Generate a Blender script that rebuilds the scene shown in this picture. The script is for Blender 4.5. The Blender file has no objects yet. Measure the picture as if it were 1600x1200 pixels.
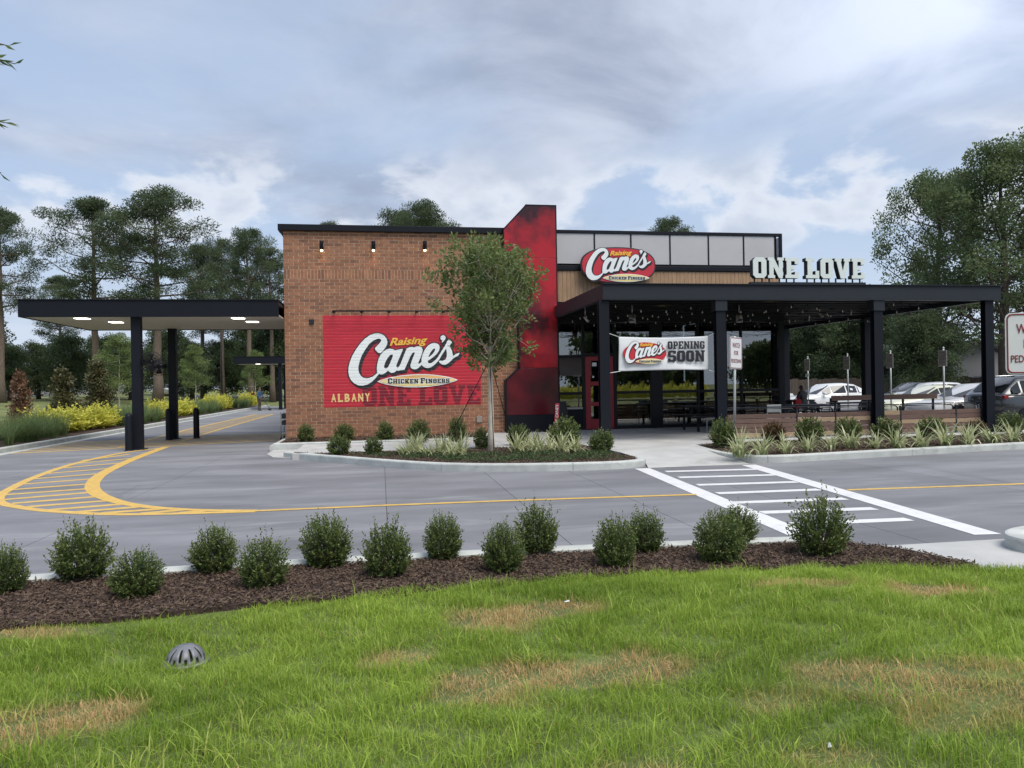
import bpy, bmesh, math, random
import numpy as np
from mathutils import Vector, Matrix
R = math.radians
sc = bpy.context.scene
COL = sc.collection

# ------------------------------------------------------------------ camera
FPX, ROLL, YAW, EYE = 1200.0, 0.017, math.atan(205 / 1200), 1.7   # focal length in photo pixels (1600 wide)
CY_, SY_ = math.cos(YAW), math.sin(YAW)
cam = bpy.data.cameras.new('camera')
cam.sensor_fit = 'HORIZONTAL'; cam.sensor_width = 36.0
cam.lens = 36.0 * FPX / 1600.0
cam.clip_start = 0.05; cam.clip_end = 6000
cam_ob = bpy.data.objects.new('camera', cam); COL.objects.link(cam_ob)
_r = Vector((CY_, -SY_, -ROLL)).normalized(); _f = Vector((SY_, CY_, 0)); _u = _r.cross(_f).normalized()
M = Matrix.Identity(4)
for i in range(3):
    M[i][0] = _r[i]; M[i][1] = _u[i]; M[i][2] = -_f[i]
M[2][3] = EYE
cam_ob.matrix_world = M
sc.camera = cam_ob

# ------------------------------------------------------------------ sky and sun
SUN_AZ, SUN_EL = R(150), R(60)          # azimuth measured clockwise from +Y (depth direction)
SUN = Vector((math.sin(SUN_AZ) * math.cos(SUN_EL), math.cos(SUN_AZ) * math.cos(SUN_EL), math.sin(SUN_EL)))
world = bpy.data.worlds.new('World'); sc.world = world; world.use_nodes = True
def build_sky():
    nt = world.node_tree; N = nt.nodes; L = nt.links; N.clear()
    def nd(t, **k):
        n = N.new(t)
        for a, b in k.items(): setattr(n, a, b)
        return n
    def mth(op, a, b=None, clamp=False):
        n = nd('ShaderNodeMath', operation=op); n.use_clamp = clamp
        for i, v in enumerate((a, b)):
            if v is None: continue
            if isinstance(v, (int, float)): n.inputs[i].default_value = v
            else: L.new(v, n.inputs[i])
        return n.outputs[0]
    def ramp(fac, stops):
        n = nd('ShaderNodeValToRGB'); n.color_ramp.interpolation = 'EASE'
        e = n.color_ramp.elements
        while len(e) < len(stops): e.new(.5)
        for q, (p, c) in enumerate(stops):
            e[q].position = p; e[q].color = (c, c, c, 1) if isinstance(c, (int, float)) else (*c, 1)
        L.new(fac, n.inputs[0]); return n.outputs[0]
    def mix(fac, a, b, blend='MIX'):
        n = nd('ShaderNodeMix', data_type='RGBA', blend_type=blend)
        if isinstance(fac, (int, float)): n.inputs[0].default_value = fac
        else: L.new(fac, n.inputs[0])
        for s, v in ((6, a), (7, b)):
            if isinstance(v, tuple): n.inputs[s].default_value = (*v, 1)
            else: L.new(v, n.inputs[s])
        return n.outputs[2]
    sky = nd('ShaderNodeTexSky', sky_type='NISHITA'); sky.sun_disc = False
    sky.sun_elevation = SUN_EL; sky.sun_rotation = SUN_AZ
    sky.air_density = 1.0; sky.dust_density = 2.0; sky.ozone_density = 1.0
    tc = nd('ShaderNodeTexCoord'); sep = nd('ShaderNodeSeparateXYZ'); L.new(tc.outputs['Generated'], sep.inputs[0])
    x, y, z = sep.outputs
    zz = mth('ADD', mth('MAXIMUM', z, 0.0), 0.16)
    comb = nd('ShaderNodeCombineXYZ'); L.new(mth('DIVIDE', x, zz), comb.inputs[0]); L.new(mth('DIVIDE', y, zz), comb.inputs[1])
    def noise(vec, scale, detail, rough, off=(0, 0, 0), dist=0.0):
        mp = nd('ShaderNodeMapping'); mp.inputs['Location'].default_value = off; L.new(vec, mp.inputs[0])
        n = nd('ShaderNodeTexNoise'); n.inputs['Scale'].default_value = scale; n.inputs['Detail'].default_value = detail
        n.inputs['Roughness'].default_value = rough; n.inputs['Distortion'].default_value = dist
        L.new(mp.outputs[0], n.inputs['Vector']); return n.outputs[0]
    deck = noise(comb.outputs[0], 0.62, 9, .55, (-3.3, 4.4, 0), .35)
    body = noise(comb.outputs[0], 1.5, 8, .58, (.3, 5.5, 2.0), .35)
    m1 = ramp(deck, ((.41, 0.0), (.61, .92)))
    dot = nd('ShaderNodeVectorMath', operation='DOT_PRODUCT'); L.new(tc.outputs['Generated'], dot.inputs[0]); dot.inputs[1].default_value = Vector((.60, .70, .44)).normalized()
    glow = mth('POWER', mth('MAXIMUM', dot.outputs['Value'], 0.0), 46.0)
    m1 = mth('MAXIMUM', m1, mth('MULTIPLY', glow, ramp(body, ((.30, .25), (.62, 1.0)))))
    cloud_col = mix(ramp(body, ((.34, 0.0), (.66, 1.0))), (2.7, 3.15, 4.15), (4.8, 5.3, 6.35))
    lift = mth('ADD', .94, mth('MULTIPLY', glow, .42))
    lc = nd('ShaderNodeCombineXYZ'); [L.new(lift, lc.inputs[i]) for i in range(3)]
    cloud_col = mix(1.0, cloud_col, lc.outputs[0], 'MULTIPLY')
    pale = mix(.60, sky.outputs[0], (4.3, 5.3, 7.0))
    base = mix(m1, pale, cloud_col)
    # heaped fair-weather clouds low over the horizon
    mp = nd('ShaderNodeMapping'); mp.inputs['Scale'].default_value = (1, 1, 1.9); L.new(tc.outputs['Generated'], mp.inputs[0])
    puff = noise(mp.outputs[0], 5.2, 10, .52, (.9, 3.3, 1.3), .15)
    band = mth('MULTIPLY', ramp(z, ((.13, 0.0), (.19, 1.0))), ramp(z, ((.24, 1.0), (.31, 0.0))))
    m2 = mth('MULTIPLY', ramp(puff, ((.497, 0.0), (.575, .9))), band)
    base = mix(m2, base, mix(ramp(puff, ((.53, 0.0), (.69, 1.0))), (5.9, 6.25, 6.9), (4.1, 4.6, 5.5)))
    # pale haze toward the horizon
    hz = ramp(z, ((.0, .75), (.22, 0.0)))
    base = mix(hz, base, (4.9, 5.6, 6.7))
    bg = nd('ShaderNodeBackground'); L.new(base, bg.inputs[0]); bg.inputs[1].default_value = 0.077
    out = nd('ShaderNodeOutputWorld'); L.new(bg.outputs[0], out.inputs[0])
build_sky()
sun = bpy.data.lights.new('sun', 'SUN'); sun.energy = 2.0; sun.angle = R(38); sun.color = (1.0, .95, .86)
sun_ob = bpy.data.objects.new('sun', sun); COL.objects.link(sun_ob)
sun_ob.rotation_euler = SUN.to_track_quat('Z', 'Y').to_euler(); sun_ob.location = (20, 10, 30)
vs = sc.view_settings
vs.view_transform = 'Standard'; vs.look = 'None'; vs.exposure = 0.85; vs.gamma = 1.0; vs.use_curve_mapping = False
sc.render.engine = 'CYCLES'
sc.cycles.max_bounces = 8; sc.cycles.transparent_max_bounces = 16
sc.cycles.use_denoising = True

# ------------------------------------------------------------------ surveying helpers: photo pixel -> point of the place
def ray(x, y):
    u = x - 800.; v = y - 600.
    u2 = u - ROLL * v; v2 = v + ROLL * u
    return u2 * CY_ + FPX * SY_, -u2 * SY_ + FPX * CY_, -v2
def G(x, y, z=0.):                     # on a level surface of height z
    d = ray(x, y); t = (z - EYE) / d[2]; return (d[0] * t, d[1] * t)
def P(x, y, Y):                        # on an upright plane parallel to the facade
    d = ray(x, y); t = Y / d[1]; return (d[0] * t, EYE + d[2] * t)

# ------------------------------------------------------------------ materials
MAT = {}
def nodes_of(name):
    m = bpy.data.materials.new(name); m.use_nodes = True; MAT[name] = m
    nt = m.node_tree; nt.nodes.clear()
    out = nt.nodes.new('ShaderNodeOutputMaterial')
    return m, nt, out
def pm(name, col, rough=.6, metal=0., var=.0, vscale=4., bump=0., bscale=40., spec=.5, stretch=(1, 1, 1), detail=6, rnd=0., col2=None, emit=None, coat=0., pos=(.32, .68), wear=None):
    m, nt, out = nodes_of(name); N, L = nt.nodes, nt.links
    b = N.new('ShaderNodeBsdfPrincipled'); L.new(b.outputs[0], out.inputs[0])
    b.inputs['Roughness'].default_value = rough; b.inputs['Metallic'].default_value = metal
    b.inputs['Specular IOR Level'].default_value = spec; b.inputs['Coat Weight'].default_value = coat
    b.inputs['Base Color'].default_value = (*col, 1)
    if emit:
        b.inputs['Emission Color'].default_value = (*emit[0], 1); b.inputs['Emission Strength'].default_value = emit[1]
    geo = N.new('ShaderNodeNewGeometry'); mp = N.new('ShaderNodeMapping'); mp.inputs['Scale'].default_value = stretch
    L.new(geo.outputs['Position'], mp.inputs[0])
    src = None
    if var or col2:
        n = N.new('ShaderNodeTexNoise'); n.inputs['Scale'].default_value = vscale; n.inputs['Detail'].default_value = detail; n.inputs['Roughness'].default_value = .6
        L.new(mp.outputs[0], n.inputs['Vector'])
        rp = N.new('ShaderNodeValToRGB'); e = rp.color_ramp.elements
        lo = tuple(c * (1 - var) for c in col); hi = col2 if col2 else tuple(min(1, c * (1 + var)) for c in col)
        e[0].position = pos[0]; e[0].color = (*lo, 1); e[1].position = pos[1]; e[1].color = (*hi, 1)
        L.new(n.outputs[0], rp.inputs[0]); src = rp.outputs[0]
    if rnd:
        oi = N.new('ShaderNodeObjectInfo'); hs = N.new('ShaderNodeHueSaturation')
        mr = N.new('ShaderNodeMapRange'); mr.inputs[3].default_value = 1 - rnd; mr.inputs[4].default_value = 1 + rnd
        L.new(oi.outputs['Random'], mr.inputs[0]); L.new(mr.outputs[0], hs.inputs['Value'])
        if src: L.new(src, hs.inputs['Color'])
        else: hs.inputs['Color'].default_value = (*col, 1)
        src = hs.outputs[0]
    if wear:      # scuffs, drips and thin spots: patches of another colour with their own shape
        for sc_w, lo_w, hi_w, colw, st_w in wear:
            mw = N.new('ShaderNodeMapping'); mw.inputs['Scale'].default_value = st_w; L.new(geo.outputs['Position'], mw.inputs[0])
            nw = N.new('ShaderNodeTexNoise'); nw.inputs['Scale'].default_value = sc_w; nw.inputs['Detail'].default_value = 9; nw.inputs['Roughness'].default_value = .68; nw.inputs['Distortion'].default_value = .6
            L.new(mw.outputs[0], nw.inputs['Vector'])
            rw = N.new('ShaderNodeMapRange'); rw.inputs[1].default_value = lo_w; rw.inputs[2].default_value = hi_w; L.new(nw.outputs[0], rw.inputs[0])
            mxw = N.new('ShaderNodeMix'); mxw.data_type = 'RGBA'; L.new(rw.outputs[0], mxw.inputs[0])
            if src: L.new(src, mxw.inputs[6])
            else: mxw.inputs[6].default_value = (*col, 1)
            mxw.inputs[7].default_value = (*colw, 1); src = mxw.outputs[2]
    if src: L.new(src, b.inputs['Base Color'])
    if bump:
        n2 = N.new('ShaderNodeTexNoise'); n2.inputs['Scale'].default_value = bscale; n2.inputs['Detail'].default_value = 4
        L.new(mp.outputs[0], n2.inputs['Vector'])
        bp = N.new('ShaderNodeBump'); bp.inputs['Strength'].default_value = bump; bp.inputs['Distance'].default_value = .02
        L.new(n2.outputs[0], bp.inputs['Height']); L.new(bp.outputs[0], b.inputs['Normal'])
    return m
def leafmat(name, c1, c2, trans=.35, rough=.5, scale=6., attr=None, tcol=None, spec=.35):
    """foliage: base colour varies from leaf to leaf, part of the light passes through"""
    m, nt, out = nodes_of(name); N, L = nt.nodes, nt.links
    b = N.new('ShaderNodeBsdfPrincipled'); b.inputs['Roughness'].default_value = rough; b.inputs['Specular IOR Level'].default_value = spec
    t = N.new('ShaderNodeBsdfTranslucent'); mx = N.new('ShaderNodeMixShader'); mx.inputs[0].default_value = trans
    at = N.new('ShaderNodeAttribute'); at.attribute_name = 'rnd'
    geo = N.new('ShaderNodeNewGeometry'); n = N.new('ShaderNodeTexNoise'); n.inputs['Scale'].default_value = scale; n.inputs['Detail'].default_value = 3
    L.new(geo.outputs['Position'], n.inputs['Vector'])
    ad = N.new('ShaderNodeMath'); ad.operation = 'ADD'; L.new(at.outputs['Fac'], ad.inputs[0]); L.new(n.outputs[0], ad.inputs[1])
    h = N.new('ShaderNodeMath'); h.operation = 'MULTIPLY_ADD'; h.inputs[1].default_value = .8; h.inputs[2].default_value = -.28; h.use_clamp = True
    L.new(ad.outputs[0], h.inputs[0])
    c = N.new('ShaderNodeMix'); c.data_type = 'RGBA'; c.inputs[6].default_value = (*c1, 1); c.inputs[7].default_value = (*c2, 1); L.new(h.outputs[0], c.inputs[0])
    src = c.outputs[2]
    if attr:   # second attribute blends toward a dry colour
        a2 = N.new('ShaderNodeAttribute'); a2.attribute_name = attr[0]
        c3 = N.new('ShaderNodeMix'); c3.data_type = 'RGBA'; L.new(a2.outputs['Fac'], c3.inputs[0]); L.new(src, c3.inputs[6]); c3.inputs[7].default_value = (*attr[1], 1)
        src = c3.outputs[2]
    L.new(src, b.inputs['Base Color'])
    g = N.new('ShaderNodeHueSaturation'); g.inputs['Value'].default_value = 1.35; L.new(src, g.inputs['Color']); L.new(g.outputs[0], t.inputs['Color'])
    L.new(b.outputs[0], mx.inputs[1]); L.new(t.outputs[0], mx.inputs[2]); L.new(mx.outputs[0], out.inputs[0])
    return m
def brickmat(name, attr):
    m, nt, out = nodes_of(name); N, L = nt.nodes, nt.links
    b = N.new('ShaderNodeBsdfPrincipled'); L.new(b.outputs[0], out.inputs[0]); b.inputs['Roughness'].default_value = .85
    if attr:
        a = N.new('ShaderNodeAttribute'); a.attribute_name = 'rnd'; fac = a.outputs['Fac']
    else:
        a = N.new('ShaderNodeObjectInfo'); fac = a.outputs['Random']
    rp = N.new('ShaderNodeValToRGB'); e = rp.color_ramp.elements
    cols = ((0, (.185, .088, .055)), (.25, (.245, .110, .062)), (.5, (.290, .128, .069)), (.75, (.255, .122, .072)), (1, (.33, .150, .080)))
    while len(e) < len(cols): e.new(.5)
    for q, (p, c) in enumerate(cols): e[q].position = p; e[q].color = (*c, 1)
    L.new(fac, rp.inputs[0])
    geo = N.new('ShaderNodeNewGeometry'); n = N.new('ShaderNodeTexNoise'); n.inputs['Scale'].default_value = 9; n.inputs['Detail'].default_value = 8
    L.new(geo.outputs['Position'], n.inputs['Vector'])
    hs = N.new('ShaderNodeHueSaturation'); mr = N.new('ShaderNodeMapRange'); mr.inputs[1].default_value = .3; mr.inputs[2].default_value = .7; mr.inputs[3].default_value = .8; mr.inputs[4].default_value = 1.2
    L.new(n.outputs[0], mr.inputs[0]); L.new(mr.outputs[0], hs.inputs['Value']); L.new(rp.outputs[0], hs.inputs['Color']); L.new(hs.outputs[0], b.inputs['Base Color'])
    n2 = N.new('ShaderNodeTexNoise'); n2.inputs['Scale'].default_value = 120; L.new(geo.outputs['Position'], n2.inputs['Vector'])
    bp = N.new('ShaderNodeBump'); bp.inputs['Strength'].default_value = .4; bp.inputs['Distance'].default_value = .006
    L.new(n2.outputs[0], bp.inputs['Height']); L.new(bp.outputs[0], b.inputs['Normal'])
    return m
def paintmat(name, col, rough=.45, var=.10):
    """paint over brickwork: the coursing shows as relief only"""
    m, nt, out = nodes_of(name); N, L = nt.nodes, nt.links
    b = N.new('ShaderNodeBsdfPrincipled'); L.new(b.outputs[0], out.inputs[0]); b.inputs['Roughness'].default_value = rough
    geo = N.new('ShaderNodeNewGeometry'); mp = N.new('ShaderNodeMapping'); mp.inputs['Scale'].default_value = (1.2, 1, 9.84)
    L.new(geo.outputs['Position'], mp.inputs[0])
    n = N.new('ShaderNodeTexNoise'); n.inputs['Scale'].default_value = 1.0; n.inputs['Detail'].default_value = 5; L.new(mp.outputs[0], n.inputs['Vector'])
    hs = N.new('ShaderNodeHueSaturation'); hs.inputs['Color'].default_value = (*col, 1)
    mr = N.new('ShaderNodeMapRange'); mr.inputs[1].default_value = .3; mr.inputs[2].default_value = .7; mr.inputs[3].default_value = 1 - var; mr.inputs[4].default_value = 1 + var
    L.new(n.outputs[0], mr.inputs[0]); L.new(mr.outputs[0], hs.inputs['Value']); L.new(hs.outputs[0], b.inputs['Base Color'])
    sp = N.new('ShaderNodeSeparateXYZ'); L.new(geo.outputs['Position'], sp.inputs[0])
    a = N.new('ShaderNodeMath'); a.operation = 'MULTIPLY_ADD'; a.inputs[1].default_value = 1 / .1016; a.inputs[2].default_value = -.153 / .1016; L.new(sp.outputs[2], a.inputs[0])
    fr = N.new('ShaderNodeMath'); fr.operation = 'FRACT'; L.new(a.outputs[0], fr.inputs[0])
    pp = N.new('ShaderNodeMath'); pp.operation = 'PINGPONG'; pp.inputs[1].default_value = .5; L.new(fr.outputs[0], pp.inputs[0])
    st = N.new('ShaderNodeMapRange'); st.inputs[1].default_value = .0; st.inputs[2].default_value = .09; L.new(pp.outputs[0], st.inputs[0])
    bp = N.new('ShaderNodeBump'); bp.inputs['Strength'].default_value = .9; bp.inputs['Distance'].default_value = .008
    L.new(st.outputs[0], bp.inputs['Height']); L.new(bp.outputs[0], b.inputs['Normal'])
    return m
def glassmat(name, tint, refl=.10, rough=.0):
    m, nt, out = nodes_of(name); N, L = nt.nodes, nt.links
    t = N.new('ShaderNodeBsdfTransparent'); t.inputs[0].default_value = (*tint, 1)
    g = N.new('ShaderNodeBsdfGlossy'); g.inputs['Roughness'].default_value = rough
    fr = N.new('ShaderNodeFresnel'); fr.inputs[0].default_value = 1.55
    ad = N.new('ShaderNodeMath'); ad.operation = 'ADD'; ad.inputs[1].default_value = refl; ad.use_clamp = True; L.new(fr.outputs[0], ad.inputs[0])
    mx = N.new('ShaderNodeMixShader'); L.new(ad.outputs[0], mx.inputs[0]); L.new(t.outputs[0], mx.inputs[1]); L.new(g.outputs[0], mx.inputs[2])
    L.new(mx.outputs[0], out.inputs[0]); return m

pm('drive_concrete', (.178, .180, .195), .75, var=.26, vscale=1.0, stretch=(.30, 1.0, 1), bump=.25, bscale=60, detail=8, rnd=.06, wear=((.9, .54, .78, (.30, .305, .32), (.35, 1.5, 1)), (.35, .60, .80, (.085, .085, .09), (1.6, .35, 1)), (7., .70, .76, (.05, .05, .05), (1, 1, 1))))
pm('joint', (.07, .07, .07), .9)
pm('kerb_concrete', (.47, .49, .47), .8, var=.16, vscale=3, bump=.2, bscale=50, wear=((2.2, .58, .76, (.27, .27, .25), (1, 1, 2.5)), (14., .66, .74, (.16, .15, .13), (1, 1, 1))))
pm('walk_concrete', (.44, .44, .43), .8, var=.12, vscale=1.5, bump=.2, bscale=60, detail=9, wear=((1.1, .56, .78, (.31, .30, .285), (1, 1, 1)), (11., .68, .75, (.17, .16, .15), (1, 1, 1))))
pm('yellow_paint', (.62, .40, .10), .6, var=.16, vscale=7, detail=9, wear=((16., .60, .72, (.22, .20, .17), (1, 1, 1)), (1.2, .58, .80, (.42, .30, .12), (1, 1, 1))))
pm('white_paint', (.66, .66, .67), .6, var=.08, vscale=6, detail=9, wear=((16., .61, .73, (.22, .22, .23), (1, 1, 1)), (1.3, .56, .80, (.48, .48, .48), (1, 1, 1))))
pm('soil', (.050, .030, .024), .95, var=.4, vscale=14, bump=.9, bscale=38)
pm('lawn_soil', (.085, .115, .03), .95, var=.35, vscale=3, bump=.5, bscale=20)
pm('far_grass', (.11, .16, .04), .95, var=.3, vscale=.35, bump=.4, bscale=3, col2=(.20, .20, .07))
pm('asphalt', (.10, .10, .105), .85, var=.2, vscale=2)
brickmat('brick', False); brickmat('brick_mass', True)
pm('mortar', (.56, .44, .33), .95, var=.12, vscale=8)
paintmat('mural_red', (.50, .020, .040)); paintmat('mural_dark_red', (.19, .008, .020)); paintmat('mural_white', (.80, .84, .84), var=.04)
paintmat('mural_black', (.018, .019, .026)); paintmat('mural_yellow', (.86, .50, .07)); paintmat('mural_cream', (.82, .70, .33)); paintmat('mural_tan', (.78, .46, .17)); paintmat('mural_pale_yellow', (.80, .55, .22))
pm('sign_red', (.52, .030, .048), .35, var=.03); pm('sign_white', (.78, .82, .83), .35); pm('sign_black', (.02, .021, .028), .4); pm('sign_yellow', (.88, .52, .06), .4); pm('sign_cream', (.85, .68, .26), .4)
pm('navy_metal', (.0075, .0092, .0145), .5, spec=.2, var=.08, vscale=2); pm('dark_metal', (.018, .022, .030), .5, spec=.3, var=.06, vscale=2)
pm('black_metal', (.007, .008, .012), .45, spec=.3); pm('soffit', (.50, .48, .43), .7, var=.04); pm('frosted_panel', (.46, .455, .475), .35, var=.05, vscale=.8)
pm('grey_metal', (.35, .36, .36), .4, .6); pm('galvanised', (.42, .44, .44), .45, .5, var=.12, vscale=9)
pm('door_red', (.30, .018, .030), .4, var=.05)
pm('tower_red', (.07, .004, .012), .28, vscale=.62, var=.6, detail=8, col2=(.40, .006, .016), coat=.12, pos=(.40, .60), wear=((1.1, .56, .70, (.045, .006, .014), (1, 1, .7)),))
pm('tower_crimson', (.05, .003, .010), .28, vscale=1.0, var=.55, detail=8, col2=(.125, .005, .014), coat=.12)
pm('wood_siding', (.34, .215, .125), .6, var=.18, vscale=5, stretch=(6, 1, .6), rnd=.06)
pm('plank_brown', (.125, .075, .060), .7, var=.25, vscale=6, stretch=(.5, 1, 8), rnd=.12); pm('plank_tan', (.30, .215, .135), .7, var=.2, vscale=6, stretch=(.5, 1, 8), rnd=.1)
pm('interior_floor', (.16, .13, .10), .5); pm('interior_wall', (.14, .13, .12), .8); pm('interior_wood', (.25, .15, .07), .6)
glassmat('window_glass', (.50, .54, .53), .20); pm('car_glass', (.012, .014, .016), .04, spec=.6)
pm('banner_cloth', (.76, .78, .80), .75); pm('sign_sheet', (.66, .67, .68), .45, var=.03); pm('sign_back', (.30, .25, .22), .5, var=.1)
pm('letter_face', (.62, .68, .66), .4, var=.04, vscale=3); pm('maroon', (.20, .012, .030), .5)
pm('rubber', (.012, .012, .013), .8); pm('chrome', (.6, .6, .6), .2, 1.); pm('tail_red', (.20, .008, .010), .2)
pm('bark', (.145, .110, .085), .95, var=.35, vscale=5, stretch=(3, 3, .6), bump=.9, bscale=14); pm('dark_bark', (.075, .058, .046), .95, var=.3, vscale=5, stretch=(3, 3, .6), bump=.8, bscale=14)
pm('smooth_bark', (.50, .45, .37), .85, var=.22, vscale=7, stretch=(2, 2, .8), bump=.3, bscale=20); pm('stem', (.10, .07, .045), .9)
pm('bulb_clear', (.30, .30, .28), .08, emit=((1., .85, .62), .02)); pm('lamp_warm', (.9, .8, .6), .4, emit=((1., .72, .38), 5.)); pm('lamp_white', (.9, .9, .85), .4, emit=((1., .96, .88), 2.6))
pm('skin', (.20, .11, .075), .6); pm('blue_shirt', (.03, .07, .16), .8); pm('brown_trousers', (.075, .055, .04), .85); pm('grey_shirt', (.055, .058, .062), .85); pm('red_cloth', (.40, .02, .03), .8); pm('hair', (.012, .010, .009), .6)
pm('plastic_black', (.028, .029, .032), .33); pm('grate_grey', (.15, .153, .17), .42, var=.25, vscale=14)
leafmat('holly', (.028, .058, .018), (.175, .220, .060), .30, .38, 5, spec=.5)
leafmat('holly_bronze', (.05, .032, .012), (.14, .085, .03), .25, .5, 5)
leafmat('dianella', (.16, .21, .08), (.66, .67, .42), .35, .45, 9)
leafmat('groundcover', (.030, .055, .020), (.10, .15, .055), .3, .5, 5)
leafmat('lime_shrub', (.30, .34, .04), (.78, .72, .14), .4, .5, 4)
leafmat('muhly', (.08, .13, .045), (.20, .26, .105), .4, .6, 3)
leafmat('crape', (.066, .108, .034), (.215, .265, .090), .35, .5, 3)
leafmat('pine', (.040, .066, .036), (.120, .155, .075), .36, .55, .55)
leafmat('oak', (.050, .080, .036), (.150, .195, .080), .42, .5, .5)
leafmat('dark_oak', (.036, .058, .030), (.100, .138, .058), .38, .5, .4)
leafmat('cypress', (.075, .115, .038), (.22, .28, .10), .4, .5, 1.2)
leafmat('magnolia', (.034, .050, .022), (.14, .12, .050), .2, .35, 2.5); leafmat('magnolia_dead', (.11, .058, .036), (.25, .145, .09), .25, .5, 2.5)
leafmat('lawn', (.125, .215, .020), (.42, .54, .095), .42, .5, 1.1, attr=('dry', (.60, .41, .215)), spec=.3)
leafmat('chips', (.036, .023, .017), (.175, .122, .090), 0., .9, 20)

# ------------------------------------------------------------------ object helpers
OFF = {}
def link(o): COL.objects.link(o); return o
def props(o, label=None, cat=None, group=None, kind=None):
    if label: o['label'] = label
    if cat: o['category'] = cat
    if group: o['group'] = group
    if kind: o['kind'] = kind
    return o
def thing(name, label, cat, loc=(0, 0, 0), rotz=0., group=None, kind=None):
    o = link(bpy.data.objects.new(name, None)); o.location = loc; o.rotation_euler = (0, 0, rotz)
    o.empty_display_size = .2
    OFF[o.name] = Vector(loc)
    return props(o, label, cat, group, kind)
def attach(o, parent):
    o.parent = parent
    OFF[o.name] = OFF[parent.name] if parent else Vector((0, 0, 0))
def dup(root, loc, rotz=None, scale=None, label=None, group=None, mats=None):
    r = root.copy(); link(r); r.location = loc
    if rotz is not None: r.rotation_euler = (0, 0, rotz)
    if scale is not None: r.scale = scale
    if label: r['label'] = label
    if group: r['group'] = group
    OFF[r.name] = Vector(loc)
    for ch in list(root.children):
        c = ch.copy(); link(c); c.parent = r
        for g in list(ch.children):
            d = g.copy(); link(d); d.parent = c
    return r
class MB:
    """collects faces in world coordinates; build() links them as ONE mesh object"""
    def __init__(s): s.v = []; s.f = []; s.sm = []
    def add(s, vs, fs, smooth=False):
        b = len(s.v); s.v += [tuple(p) for p in vs]; s.f += [tuple(i + b for i in f) for f in fs]; s.sm += [smooth] * len(fs); return s
    def box(s, x0, x1, y0, y1, z0, z1):
        vs = [(x, y, z) for z in (z0, z1) for y in (y0, y1) for x in (x0, x1)]
        return s.add(vs, [(0, 2, 3, 1), (4, 5, 7, 6), (0, 1, 5, 4), (2, 6, 7, 3), (0, 4, 6, 2), (1, 3, 7, 5)])
    def quad(s, a, b, c, d): return s.add([a, b, c, d], [(0, 1, 2, 3)])
    def bar(s, a, b, w, h):                                  # box along a->b, w across, h upward
        a, b = Vector(a), Vector(b); d = (b - a).normalized()
        up = Vector((0, 0, 1)) if abs(d.z) < .95 else Vector((0, 1, 0))
        sd = d.cross(up).normalized() * w / 2; u = sd.cross(d).normalized() * h / 2
        vs = [p + i * sd + j * u for p in (a, b) for i, j in ((-1, -1), (1, -1), (1, 1), (-1, 1))]
        return s.add(vs, [(0, 1, 2, 3), (7, 6, 5, 4), (0, 4, 5, 1), (1, 5, 6, 2), (2, 6, 7, 3), (3, 7, 4, 0)])
    def tube(s, pts, r, n=8, cap=True):
        pts = [Vector(p) for p in pts]; rs = r if isinstance(r, (list, tuple)) else [r] * len(pts)
        vs = []; fs = []
        ref = Vector((0, 0, 1))
        for k, p in enumerate(pts):
            d = (pts[min(k + 1, len(pts) - 1)] - pts[max(k - 1, 0)]).normalized()
            if abs(d.dot(ref)) > .95: ref = Vector((1, 0, 0))
            a = d.cross(ref).normalized(); b = d.cross(a)
            for q in range(n):
                t = 2 * math.pi * q / n; vs.append(p + (a * math.cos(t) + b * math.sin(t)) * rs[k])
        for k in range(len(pts) - 1):
            for q in range(n):
                fs.append((k * n + q, k * n + (q + 1) % n, (k + 1) * n + (q + 1) % n, (k + 1) * n + q))
        if cap: fs += [tuple(range(n))[::-1], tuple(range((len(pts) - 1) * n, len(pts) * n))]
        return s.add(vs, fs, True)
    def lathe(s, c, prof, n=20):                             # profile (r, z) about a vertical axis at c
        vs = [(c[0] + r * math.cos(2 * math.pi * q / n), c[1] + r * math.sin(2 * math.pi * q / n), c[2] + z) for r, z in prof for q in range(n)]
        fs = [(k * n + q, k * n + (q + 1) % n, (k + 1) * n + (q + 1) % n, (k + 1) * n + q) for k in range(len(prof) - 1) for q in range(n)]
        return s.add(vs, fs, True)
    def prism(s, poly, y0, y1):                              # upright outline (x, z) extruded in depth
        n = len(poly); vs = [(x, y, z) for y in (y0, y1) for x, z in poly]
        return s.add(vs, [tuple(range(n)), tuple(range(2 * n - 1, n - 1, -1))] + [((q + 1) % n, q, n + q, n + (q + 1) % n) for q in range(n)])
    def slab(s, poly, z0, z1):                               # plan outline (x, y) extruded upward
        n = len(poly); vs = [(x, y, z) for z in (z0, z1) for x, y in poly]
        return s.add(vs, [tuple(range(n - 1, -1, -1)), tuple(range(n, 2 * n))] + [(q, (q + 1) % n, n + (q + 1) % n, n + q) for q in range(n)])
    def build(s, name, mat, parent=None, bevel=0., fix=True):
        off = OFF[parent.name] if parent else Vector((0, 0, 0))
        me = bpy.data.meshes.new(name); me.from_pydata([tuple(Vector(p) - off) for p in s.v], [], s.f)
        me.polygons.foreach_set('use_smooth', s.sm)
        if fix:
            bm = bmesh.new(); bm.from_mesh(me); bmesh.ops.recalc_face_normals(bm, faces=bm.faces); bm.to_mesh(me); bm.free()
        me.materials.append(MAT[mat]); o = link(bpy.data.objects.new(name, me))
        if parent: attach(o, parent)
        else: OFF[o.name] = Vector((0, 0, 0))
        if bevel:
            md = o.modifiers.new('edge', 'BEVEL'); md.width = bevel; md.segments = 2; md.limit_method = 'ANGLE'
        return o
def box(name, mat, parent, x0, x1, y0, y1, z0, z1, bevel=0.): return MB().box(x0, x1, y0, y1, z0, z1).build(name, mat, parent, bevel)
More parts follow.
